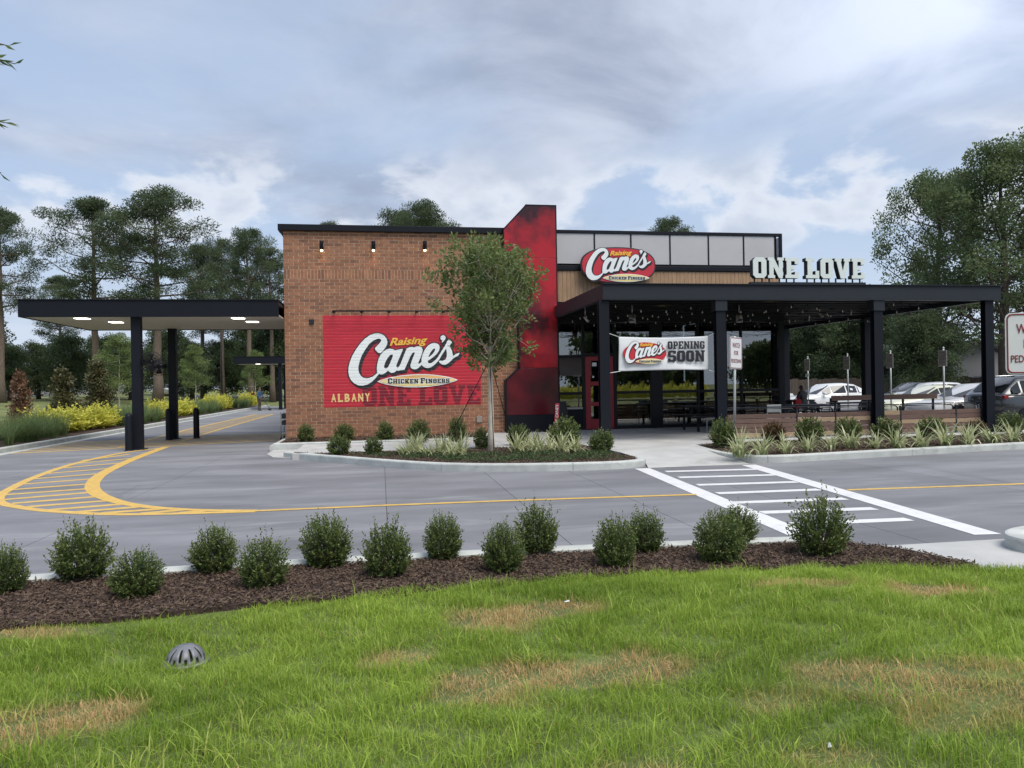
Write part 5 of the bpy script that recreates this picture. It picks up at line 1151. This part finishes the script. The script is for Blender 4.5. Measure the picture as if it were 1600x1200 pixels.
props(np_mesh('ground_cover', V, F, 'groundcover', None, {'rnd': A}), 'low green ground cover creeping over the tree bed', kind='stuff')
def chips(name, label, poly, n, z, s=1.):
    X, Y = scatter(poly, n, rg); n = len(X); D = rg.normal(0, 1, (n, 3)); D[:, 2] *= .32
    V, F, A = leaves(np.stack([X, Y, z + rg.random(n) * .018], 1), D, rg.uniform(.018, .06, n) * s, rg.uniform(.008, .018, n) * s, rg)
    return props(np_mesh(name, V, F, 'chips', None, {'rnd': A}), label, kind='stuff')
chips('bark_mulch', 'shredded brown bark mulch under the front shrubs', FB, 90000, .112); chips('bark_mulch', 'dark bark mulch in the tree bed', BEDIN, 26000, .134, 1.3); chips('bark_mulch', 'dark bark mulch before the patio fence', [(7.6, 17.7), (7.45, 15.7), (8.0, 14.75), (11., 15.15), (19., 16.4), (19, 18.05), (8.4, 18.05)], 26000, .134, 1.4)
chips('bark_mulch', 'dark bark mulch along the brick wall', [(-2.8, 21.8), (3.0, 21.8), (3.0, 24.25), (-2.8, 24.25)], 9000, .16, 1.5)
# --- generic tree
def tree_mesh(seed, H_, tr, crown0, prof, nb, clump, per, leaf, up=.35, nsub=4, flat=.6, wob=.03, aspect=.45, droop=0., twist=0.):
    """trunk, limbs and leaf clumps; prof(t) = limb reach at relative crown height t"""
    rg = np.random.default_rng(seed); T = MB(); parts = []
    n = 9; tp = [np.array([0., 0., -.2])]
    for k in range(1, n + 1): tp.append(np.array([tp[-1][0] + rg.normal(0, wob) * H_ / n, tp[-1][1] + rg.normal(0, wob) * H_ / n, H_ * .97 * k / n]))
    T.tube([tuple(p) for p in tp], [tr * (1.25 if k == 0 else 1) * (1 - .88 * k / n) for k in range(n + 1)], 9)
    def trunk_at(z): return np.array([np.interp(z, [p[2] for p in tp], [p[0] for p in tp]), np.interp(z, [p[2] for p in tp], [p[1] for p in tp]), z])
    for b in range(nb):
        t = (b + rg.random()) / nb; z = H_ * (crown0 + (1 - crown0) * t * .97); az = b * 2.399 + rg.normal(0, .3); reach = prof(t) * rg.uniform(.7, 1.15); e = up * (1.1 - .3 * t) + rg.normal(0, .20)
        a = trunk_at(min(z, H_ * .95)); d = np.array([math.cos(az) * math.cos(e), math.sin(az) * math.cos(e), math.sin(e)]); mid = a + d * reach * .55 + np.array([0, 0, -.04 * reach]); tip = a + d * reach + np.array([0, 0, .10 * reach - droop * reach])
        rb = max(.012, tr * .30 * (1 - t * .7)); T.tube([tuple(a), tuple(mid), tuple(tip)], [rb, rb * .6, rb * .2], 5, False)
        for s in range(nsub):
            u = rg.uniform(.35, 1.0); base = a + (tip - a) * u; off = np.clip(rg.normal(0, 1, 3), -1.2, 1.2) * np.array([1, 1, flat]) * reach * (.26 if u < .8 else .16); c = base + off
            if s: T.tube([tuple(a + (tip - a) * u * .85), tuple(c)], [rb * .35, rb * .12], 4, False)
            m = int(per * rg.uniform(.6, 1.3)); q = rg.normal(0, 1, (m, 3)); q = q / np.linalg.norm(q, axis=1, keepdims=True) * (rg.random((m, 1)) ** .45); cl = clump * rg.uniform(.7, 1.3)
            pos = c + q * np.array([cl, cl, cl * flat]); parts.append(leaves(pos, q + rg.normal(0, .6, (m, 3)) + np.array([0, 0, .2]), leaf * rg.uniform(.7, 1.3, m), leaf * aspect, rg, np.clip(rg.normal(.5, .22) + rg.normal(0, .15, m), 0, 1)))
    return join(parts), T
def make_tree(name, label, loc, args, leafm, barkm, group=None, cat='tree', rz=0., s=(1, 1, 1)):
    t = thing(name, label, cat, loc, rz, group); OFF[t.name] = Vector((0, 0, 0)); t.scale = s
    (V, F, A), T = tree_mesh(**args); np_mesh('crown', V, F, leafm, t, {'rnd': A}); T.build('trunk', barkm, t, fix=False)
    return t
pine_prof = lambda t: 4.6 * math.sin(math.pi * min(1, .22 + t * .74)) ** .8
PA = dict(H_=22., tr=.42, crown0=.40, prof=pine_prof, nb=32, clump=.95, per=230, leaf=.27, up=.36, nsub=4, flat=.66, wob=.02, aspect=.30)
PB = dict(PA, seed=202, H_=22., crown0=.46, nb=26, nsub=4); PC = dict(PA, seed=203, crown0=.5, nb=24, prof=lambda t: 3.8 * math.sin(math.pi * min(1, .25 + t * .7)) ** .7)
GP = 'tall pines beyond the lawn'
def at_px(px, D): 
    u = (px - 800.); lat = u / FPX * D; return (lat * CY_ + D * SY_, -lat * SY_ + D * CY_)
def hgt(px, top, D): return EYE + (600 - ROLL * (px - 800) - top) * D / FPX
def pine(proto, px, D, top, label, rz, wide=1.):
    x, y = at_px(px, D); zg = terrain_z(x, y); h = hgt(px, top, D) - zg; k = h / 22.
    return dict(loc=(x, y, zg), rz=rz, s=(k * wide, k * wide, k), label=label)
pa = make_tree('pine_tree', 'big full pine with the thickest trunk behind the canopy', (0, 0, -90), dict(PA, seed=201), 'pine', 'bark', GP)
pb = make_tree('pine_tree', 'leaning forked pine left of the biggest pine', (0, 0, -90), PB, 'pine', 'bark', GP); pc_ = make_tree('pine_tree', 'slender pine next to the brick wall edge', (0, 0, -90), PC, 'pine', 'bark', GP)
def setp(o, d): o.location = d['loc']; o.rotation_euler = (0, 0, d['rz']); o.scale = d['s']; o['label'] = d['label']
setp(pa, pine(pa, 246, 72, 296, pa['label'], .4, 1.28)); setp(pb, pine(pb, 150, 75, 308, pb['label'], 2.0, 1.12)); setp(pc_, pine(pc_, 392, 80, 358, pc_['label'], 1.0, 1.0))
for src, px, D, top, lab, rz, wd in ((pb, 4, 70, 324, 'pine cut by the left picture edge', 4.1, .95), (pc_, 348, 92, 372, 'thin pine with a bare trunk between canopy and wall', 3.3, .8), (pa, 318, 98, 385, 'lower dark pine right of the biggest pine', 5.2, 1.0), (pc_, 426, 88, 388, 'pine half hidden by the brick wall', .3, 1.0),
    (pa, 668, 96, 316, 'broad pine crown rising over the brick wall', 2.7, 1.15), (pc_, 625, 108, 330, 'smaller pine crown left of the broad one over the brick wall', 1.2, 1.2), (pa, 1047, 118, 341, 'round pine crown over the frosted parapet', .9, .9), (pb, 518, 120, 346, 'pine top barely showing over the left roof edge', .2, .8), (pb, 95, 105, 430, 'short distant pine behind the canopy roof', 1.1, 1.1)):
    d = pine(src, px, D, top, lab, rz, wd); dup(src, d['loc'], rz, d['s'], lab, GP)
# broadleaf trees
oak_prof = lambda t: 6.0 * math.sin(math.pi * min(1, .30 + t * .64)) ** .75
OA = dict(H_=16., tr=.40, crown0=.16, prof=oak_prof, nb=40, clump=.85, per=145, leaf=.20, up=.42, nsub=6, flat=.8, wob=.03, aspect=.6)
x, y = at_px(1568, 50); big = make_tree('shade_tree', 'large leafy shade tree at the right behind the parking lot', (x, y, 0), dict(OA, seed=301), 'oak', 'dark_bark', 'broadleaf trees behind the lot', s=(1.0, 1.0, 1.02))
x, y = at_px(1466, 58); dup(big, (x, y, 0), 2.2, (.84, .84, 1.06), 'leafy tree left of the large shade tree', 'broadleaf trees behind the lot')
x, y = at_px(1690, 52); dup(big, (x, y, 0), 4.0, (.95, .95, .86), 'leafy tree cut by the right picture edge', 'broadleaf trees behind the lot')
do_ = make_tree('dark_tree', 'dark dense tree behind the patio at the glass corner', (0, 0, 0), dict(OA, seed=302, H_=10., nb=30, leaf=.24, crown0=.08, clump=1.15, per=170, prof=lambda t: 4.2 * math.sin(math.pi * min(1, .34 + t * .6)) ** .7), 'dark_oak', 'dark_bark', 'dark trees closing the background')
GD = 'dark trees closing the background'
dk = [(1255, 66, 8.2, 'dark dense tree behind the patio at the glass corner'), (1310, 62, 7.6, 'dark tree behind the white sedan'), (1352, 68, 8.6, 'dark tree behind the third canopy post'), (1410, 72, 8.6, 'dark tree above the low store roof'), (1440, 47.5, 5.2, 'small dark tree in front of the low store'), (1215, 74, 8.6, 'dark tree seen through the glass corner'),
      (15, 78, 5.2, 'dark round tree at the far left edge'), (60, 84, 5.6, 'dark tree behind the dying magnolia'), (105, 80, 6.2, 'dark tree behind the second magnolia'), (160, 90, 6.6, 'dark tree behind the third magnolia'), (205, 86, 6.0, 'dark tree between the canopy posts'), (262, 104, 8.2, 'dark tree behind the thick pine trunk'), (300, 92, 6.4, 'dark tree behind the far light green tree'), (350, 96, 6.8, 'dark tree behind the bare pine trunk'), (392, 100, 9.0, 'dark tree above the pick-up canopy'), (432, 92, 9.0, 'dark tree beside the brick wall edge'), (-45, 80, 10, 'dark tree outside the left edge')]
for k, (px, D, h, lab) in enumerate(dk):
    x, y = at_px(px, D); zg = terrain_z(x, y); s = h / 10.
    if k == 0: do_.location = (x, y, zg); do_.scale = (s, s, s); do_['label'] = lab
    else: dup(do_, (x, y, zg), k * 1.3, (s * random.uniform(.95, 1.2), s * random.uniform(.95, 1.2), s), lab, GD)
# young light green trees, magnolias
ya_ = make_tree('young_tree', 'young light green tree left of the nearer canopy post', (-14, 44.7, .1), dict(seed=401, H_=4.7, tr=.045, crown0=.28, prof=lambda t: 1.45 * (1 - t) ** .7 + .12, nb=26, clump=.34, per=95, leaf=.11, up=.25, nsub=4, flat=.5, aspect=.35), 'cypress', 'smooth_bark', 'young light green trees')
dup(ya_, (-15, 66.5, .15), 2.0, (1.12, 1.12, 1.1), 'young light green tree right of the farther canopy post', 'young light green trees'); dup(ya_, (-12.4, 80., .1), 1.0, (1.1, 1.1, 1.15), 'young green tree under the far pick-up canopy', 'young light green trees')
mg = make_tree('magnolia', 'second small dark magnolia from the left edge', (-13, 34.7, .05), dict(seed=402, H_=2.5, tr=.04, crown0=.06, prof=lambda t: .62 * (1 - t) ** .6 + .08, nb=24, clump=.22, per=40, leaf=.14, up=.3, nsub=4, flat=.9, aspect=.5), 'magnolia', 'dark_bark', 'small magnolias')
dup(mg, (-13.5, 40., .08), 1.4, (1.1, 1.1, 1.15), 'third small dark magnolia from the left edge', 'small magnolias')
dm = dup(mg, (-13.5, 31.8, .05), 2.6, (.66, .66, .92), 'dying rust brown magnolia at the left edge', 'small magnolias')
for c in dm.children:
    if c.name.startswith('crown'): c.data = c.data.copy(); c.data.materials.clear(); c.data.materials.append(MAT['magnolia_dead'])
# lime hedge shrubs and soft grasses along the left kerb
lime = [make_shrub('lime_shrub', 'x', 'shrub', 90 + s, .5, 1., 210, 11, .10, 'lime_shrub', (0, 0, -50), 'lime yellow shrubs along the lawn', ragged=.35, upright=.7) for s in range(2)]
lpos = [(-12.4, 31.2), (-12.2, 32.5), (-12.3, 33.9), (-12.1, 35.2), (-12.2, 36.5), (-12.3, 44.), (-12.1, 45.6), (-12.3, 47.4), (-12.1, 49.2), (-12.2, 51.), (-12.0, 58.), (-12.1, 60.5), (-12.2, 63.), (-11.9, 72.), (-12.0, 74.5)]
for k, (x, y) in enumerate(lpos):
    plant(lime, k, (x, y, .08), k * 1.1, (1.5, 1.6, .92 if k < 10 else 1.1), f'bright lime yellow shrub along the left kerb, {ORD[k]} from the front', 'lime yellow shrubs along the lawn')
V = []; F = []; A = []; k0 = 0
for k in range(240):
    x = random.uniform(-12.9, -11.1); y = random.choice((random.uniform(17, 31.), random.uniform(17, 31.), random.uniform(36.8, 43.8), random.uniform(51.5, 57.5), random.uniform(63.5, 71.5)))
    v, f, a = strap_mesh(500 + k % 12, 70, 1.12, .017, .8, 4); c_, s_ = math.cos(k), math.sin(k); v = np.stack([v[:, 0] * c_ - v[:, 1] * s_ + x, v[:, 0] * s_ + v[:, 1] * c_ + y, v[:, 2] * random.uniform(.8, 1.1) + .05], 1); V.append(v); F.append(f + k0); A.append(a); k0 += len(v)
props(np_mesh('ornamental_grass', np.concatenate(V), np.concatenate(F), 'muhly', None, {'rnd': np.concatenate(A)}), 'soft green ornamental grass massed along the left kerb', kind='stuff')
bed('lawn_bed', 'dark mulch strip behind the left kerb', [(-13.3, 12), (-10.68, 12), (-10.6, 34), (-10.52, 54), (-10.4, 74), (-13., 74)], .10)
# crape myrtle in the tree bed, held by three straps
tx, ty = G(768, 706, .135)
cm = make_tree('crape_myrtle', 'young multi-branched tree with pale trunk before the mural', (tx, ty, .13), dict(seed=411, H_=4.25, tr=.078, crown0=.44, prof=lambda t: 1.45 * math.sin(math.pi * min(1, .10 + t * .74)) ** .8 + .08, nb=56, clump=.155, per=32, leaf=.108, up=.75, nsub=6, flat=1.15, wob=.012, aspect=.5), 'crape', 'smooth_bark', s=(1., 1., 1.))
for dx, dy in ((-.95, 1.6), (.62, .5), (-.1, -1.1)):
    MB().tube([(0, 0, 2.15), (dx, dy, .02)], .010, 5).build('tie_strap', 'black_metal', cm)
# hanging twigs of a tree just outside the left edge
ot = thing('edge_tree', 'sparse twigs of a tree reaching in at the upper left edge', 'tree', (-5.2, 4.6, .1)); T = MB(); T.tube([(-5.2, 4.6, 0.), (-5.15, 4.6, 3.), (-5.1, 4.6, 6.)], [.09, .07, .03], 8)
tw = []
for (px, py, ln) in ((14, 72, .5), (8, 95, .42), (24, 100, .4), (8, 192, .38), (2, 270, .3)):
    x, z = P(px, py, 5.0); tip = Vector((x, 5.0, z)); a = Vector((-5.12, 4.6, z + .35)); mid = (a + tip) / 2 + Vector((0, 0, .1)); T.tube([a, mid, tip], [.02, .010, .003], 5, False)
    for q in range(26):
        u = random.random() ** .5; p = mid + (tip - mid) * u; tw.append((p, (tip - mid).normalized() + Vector((0, random.uniform(-.8, .8), random.uniform(-.9, .4)))))
T.build('trunk', 'bark', ot, fix=False); V, F, A = leaves(np.array([tuple(p) for p, d in tw]), np.array([tuple(d) for p, d in tw]), .085, .018, rg); np_mesh('foliage', V, F, 'muhly', ot, {'rnd': A})
# the wood and hedge across the street, seen only mirrored in the glass
V = []; F = []; A = []; k0 = 0
(v0, f0, a0), _ = tree_mesh(**dict(OA, seed=305, H_=6.6, nb=26, nsub=5, per=90, leaf=.5, crown0=.05, prof=lambda t: 4.6 * math.sin(math.pi * min(1, .34 + t * .6)) ** .7))
for k in range(12):
    x = -32 + k * 7.5; y = -52 - 6 * math.sin(k * 2.1); s = .9 + .25 * math.sin(k * 1.7); v = v0 * s + np.array([x, y, 0]); V.append(v); F.append(f0 + k0); A.append(a0); k0 += len(v)
props(np_mesh('tree_line', np.concatenate(V), np.concatenate(F), 'oak', None, {'rnd': np.concatenate(A)}), 'line of trees across the street', kind='stuff')
(v0, f0, a0), _ = shrub_mesh(95, .9, 1.5, 160, 9, .16); V = []; F = []; A = []; k0 = 0
for k in range(34): v = v0 + np.array([-18 + k * 1.5, -24 + .4 * math.sin(k), 0]); V.append(v); F.append(f0 + k0); A.append(a0); k0 += len(v)
props(np_mesh('hedge', np.concatenate(V), np.concatenate(F), 'lime_shrub', None, {'rnd': np.concatenate(A)}), 'lime hedge across the street', kind='stuff')

# ================================================================== PEOPLE
def person(label, loc, rz, joints, bones, rad, cols, name='person'):
    """one skinned body; cloth and skin told apart by face position"""
    t = thing(name, label, 'person', loc, rz); OFF[t.name] = Vector((0, 0, 0))
    me = bpy.data.meshes.new('body_cage'); ks = list(joints); me.from_pydata([joints[k] for k in ks], [(ks.index(a), ks.index(b)) for a, b in bones], [])
    o = link(bpy.data.objects.new('tmp_body', me)); o.modifiers.new('s', 'SKIN'); sv = me.skin_vertices[0].data
    for q, k in enumerate(ks): sv[q].radius = (rad[k], rad[k] * .85); sv[q].use_root = (k == 'pelvis')
    o.modifiers.new('sub', 'SUBSURF').levels = 2; o.modifiers['sub'].render_levels = 2
    ev = o.evaluated_get(bpy.context.evaluated_depsgraph_get()); m2 = bpy.data.meshes.new_from_object(ev); bpy.data.objects.remove(o)
    m2.materials.clear()
    for c in cols[0]: m2.materials.append(MAT[c])
    for p in m2.polygons: p.material_index = cols[1](p.center); p.use_smooth = True
    b = link(bpy.data.objects.new('body', m2)); attach(b, t); return t
J = dict(pelvis=(0, 0, .92), spine=(0, .02, 1.15), chest=(0, .05, 1.35), neck=(0, .07, 1.50), head=(0, .10, 1.60), crown=(0, .10, 1.72), sl=(-.18, .05, 1.42), el=(-.24, .12, 1.15), wl=(-.20, .32, 1.0), hl=(-.18, .42, .98), sr=(.18, .05, 1.42), er=(.25, .10, 1.14), wr=(.20, .30, .98), hr=(.18, .40, .95), kl=(-.11, .05, .50), al=(-.12, -.02, .09), fl=(-.12, .14, .04), kr=(.11, .08, .50), ar=(.13, .02, .09), fr=(.13, .18, .04), hpl=(-.10, 0, .86), hpr=(.10, 0, .86))
B = [('pelvis', 'spine'), ('spine', 'chest'), ('chest', 'neck'), ('neck', 'head'), ('head', 'crown'), ('chest', 'sl'), ('sl', 'el'), ('el', 'wl'), ('wl', 'hl'), ('chest', 'sr'), ('sr', 'er'), ('er', 'wr'), ('wr', 'hr'), ('pelvis', 'hpl'), ('hpl', 'kl'), ('kl', 'al'), ('al', 'fl'), ('pelvis', 'hpr'), ('hpr', 'kr'), ('kr', 'ar'), ('ar', 'fr')]
RD = dict(pelvis=.14, spine=.13, chest=.15, neck=.06, head=.10, crown=.07, sl=.075, el=.05, wl=.038, hl=.04, sr=.075, er=.05, wr=.038, hr=.04, kl=.065, al=.05, fl=.045, kr=.065, ar=.05, fr=.045, hpl=.095, hpr=.095)
def wk(c): return 2 if c.z < .07 else 1 if c.z < .93 else 3 if c.z > 1.62 and c.y < .14 else 0 if (c.z > 1.5 or (c.y > .26 and c.z < 1.2)) else 4
wx, wy = -9.06, 60.2
wkr = person('worker in blue top and brown trousers standing on the far driveway', (wx, wy, 0), R(-120), J, B, RD, (['skin', 'brown_trousers', 'rubber', 'hair', 'blue_shirt'], wk))
tool = thing('string_trimmer', 'long trimmer held by the worker on the driveway', 'tool', (wx, wy, 1.), R(-120)); OFF[tool.name] = Vector((0, 0, 0)); MB().tube([(.22, -.35, .25), (.2, .4, -.05), (.15, 1.1, -.8)], .018, 6).build('shaft', 'black_metal', tool); MB().box(.1, .22, 1.0, 1.2, -.95, -.82).build('cutter_head', 'plastic_black', tool); MB().box(.14, .30, -.48, -.28, .2, .36).build('motor', 'tail_red', tool)
JS = dict(J); dz = -.40
for k in JS: JS[k] = (J[k][0], J[k][1], J[k][2] + dz)
JS.update(kl=(-.14, .42, .50), al=(-.14, .44, .10), fl=(-.14, .58, .05), kr=(.14, .42, .50), ar=(.14, .44, .10), fr=(.14, .58, .05), hpl=(-.1, .06, .50), hpr=(.1, .06, .50), hl=(-.12, .48, .72), wl=(-.16, .40, .72), hr=(.12, .48, .72), wr=(.16, .40, .72))
def wk2(c): return 1 if c.z < .56 else 3 if c.z > 1.24 or (c.z > 1.14 and c.y < .06) else 0 if c.z > 1.12 or (c.y > .30 and c.z < .8) else 2
px_, pz_ = P(1256, 628, 25.6)
sp2 = person('person in a grey shirt sitting at a patio table with back turned', (px_, 25.6, .17), R(25), JS, B, RD, (['skin', 'brown_trousers', 'grey_shirt', 'hair'], wk2))
stool = thing('stool', 'dark stool under the seated person', 'stool', (px_, 25.6, .15), R(25)); OFF[stool.name] = Vector((0, 0, 0)); MB().box(-.2, .2, -.18, .22, .36, .40).build('seat', 'black_metal', stool)
for a in (-.17, .17):
    for b in (-.15, .19): MB().tube([(a, b, 0), (a, b, .36)], .014, 6).build('leg', 'black_metal', stool)
bag = thing('bag', 'red bag beside the seated person', 'bag', (px_ - .33, 25.45, .74)); MB().box(px_ - .48, px_ - .22, 25.35, 25.55, .66, .98).build('sack', 'red_cloth', bag, .04); MB().tube([(px_ - .44, 25.45, .97), (px_ - .35, 25.45, 1.1), (px_ - .26, 25.45, .97)], .012, 6).build('strap', 'red_cloth', bag)

# ================================================================== FOREGROUND GRASS
def blades(n, x0, x1, y0, hgt_, seed, wscale=1.):
    rg = np.random.default_rng(seed); X = rg.uniform(x0, x1, n); T_ = rg.random(n) ** .8
    yedge = lawn_edge(X) + rg.normal(0, .05, n); Y = y0 + (yedge - y0) * T_
    keep = np.hypot(X + 1.24, Y - 5.12) > .105; X, Y = X[keep], Y[keep]; n = len(X)
    Z = np.array([lawn_z(a, b) for a, b in zip(X, Y)])
    dry = np.zeros(n); wob = .16 * np.sin(X * 7.3 + 2 * np.sin(Y * 5.)) + .12 * np.sin(Y * 11. + X * 3.)
    for (px, py, rx, ry, amt) in DRY:
        cx, cy = G(px, py, .17); d = np.hypot((X - cx) / (rx * .86), (Y - cy) / (ry * .86)) + wob * 1.4; dry = np.maximum(dry, amt * np.clip((1.18 - d) * 2.2, 0, 1))
    dry = np.clip(dry * (.72 + .6 * rg.random(n)) + (rg.random(n) < .075) * rg.uniform(.3, 1., n) + rg.normal(0, .12, n) * (dry > .05), 0, 1)
    tuft = .75 + .35 * np.sin(X * 9 + 3 * np.sin(Y * 7)) * np.sin(Y * 8 + 1.3); h = hgt_ * rg.uniform(.45, 1.25, n) * (1 - .45 * dry) * tuft * np.clip(.55 + (lawn_edge(X) - Y) / .9, .5, 1); tall = rg.random(n) < .012; h[tall] *= 1.9
    az = rg.uniform(0, 2 * math.pi, n); lean = np.abs(rg.normal(.42, .34, n)) * h; w = rg.uniform(.0024, .0048, n) * wscale; w[tall] *= 1.3
    D = np.stack([np.cos(az), np.sin(az), 0 * az], 1); S = np.stack([-np.sin(az + rg.normal(0, .6, n)), np.cos(az), 0 * az], 1); B0 = np.stack([X, Y, Z - .012], 1); up = np.array([0, 0, 1.])
    m1 = B0 + D * (lean * .25)[:, None] + up * (h * .55)[:, None]; tip = B0 + D * lean[:, None] * 1.15 + up * (h * (1 - .25 * (lean / (h + 1e-6)) ** 2).clip(.3, 1))[:, None]; sw = S * w[:, None] / 2
    V = np.stack([B0 - sw, B0 + sw, m1 + sw * .85, m1 - sw * .85, tip], 1).reshape(-1, 3); k = np.arange(n)[:, None] * 5
    F = np.concatenate([k + np.array([[0, 1, 2]]), k + np.array([[0, 2, 3]]), k + np.array([[3, 2, 4]])]); rn = np.clip(rg.normal(.46, .24, n) + .22 * np.sin(X * 1.7 + 1.3 * np.sin(Y * 2.1)) * np.sin(Y * 1.9 + .7), 0, 1)
    return V, F, np.repeat(rn, 5), np.repeat(dry, 5)
DRY = [(815, 950, .55, .28, .95), (900, 1035, .85, .30, 1.), (760, 1055, .35, .18, .8), (635, 1005, .30, .16, .8), (40, 1120, .55, .28, .95), (15, 975, .5, .16, .8), (1390, 1055, .80, .28, .85), (1570, 1075, .4, .3, .7), (1450, 920, .45, .22, .9), (1260, 912, .5, .18, .6), (1290, 1165, .25, .15, .6), (985, 1185, .2, .12, .5), (1500, 1110, .3, .2, .5)]
V, F, A, Dr = blades(330000, -4.9, 6.3, 2.1, .095, 11)
props(np_mesh('lawn', V, F, 'lawn', None, {'rnd': A, 'dry': Dr}), 'green foreground lawn with dry tan patches', kind='stuff')
V, F, A, Dr = blades(60000, -9, 9, -2.0, .13, 12, 1.8)
props(np_mesh('lawn', V, F, 'lawn', None, {'rnd': A, 'dry': Dr}), 'green lawn around the camera position', kind='stuff')

V = []; F = []; A = []; Dd = []; k0 = 0; rgw = np.random.default_rng(21)
for k in range(46):                                   # coarse weeds and seedling tufts in the turf
    x = rgw.uniform(-4.2, 5.4); y = rgw.uniform(2.4, 5.3)
    if k < 9: x, y = -.95 + rgw.normal(0, .28), 3.35 + rgw.normal(0, .16)
    v, f, a = strap_mesh(900 + k % 10, int(rgw.integers(7, 20)), rgw.uniform(.14, .26), rgw.uniform(.005, .009), 1.25, 4)
    v = v + np.array([x, y, lawn_z(x, y)]); f2 = np.concatenate([f[:, [0, 1, 2]], f[:, [0, 2, 3]]]) + k0; V.append(v); F.append(f2); A.append(np.clip(a * .6 + .4, 0, 1)); Dd.append(np.full(len(v), .18 if k % 3 else 0.)); k0 += len(v)
props(np_mesh('weed_tufts', np.concatenate(V), np.concatenate(F), 'lawn', None, {'rnd': np.concatenate(A), 'dry': np.concatenate(Dd)}), 'coarse weed tufts growing through the foreground lawn', kind='stuff')
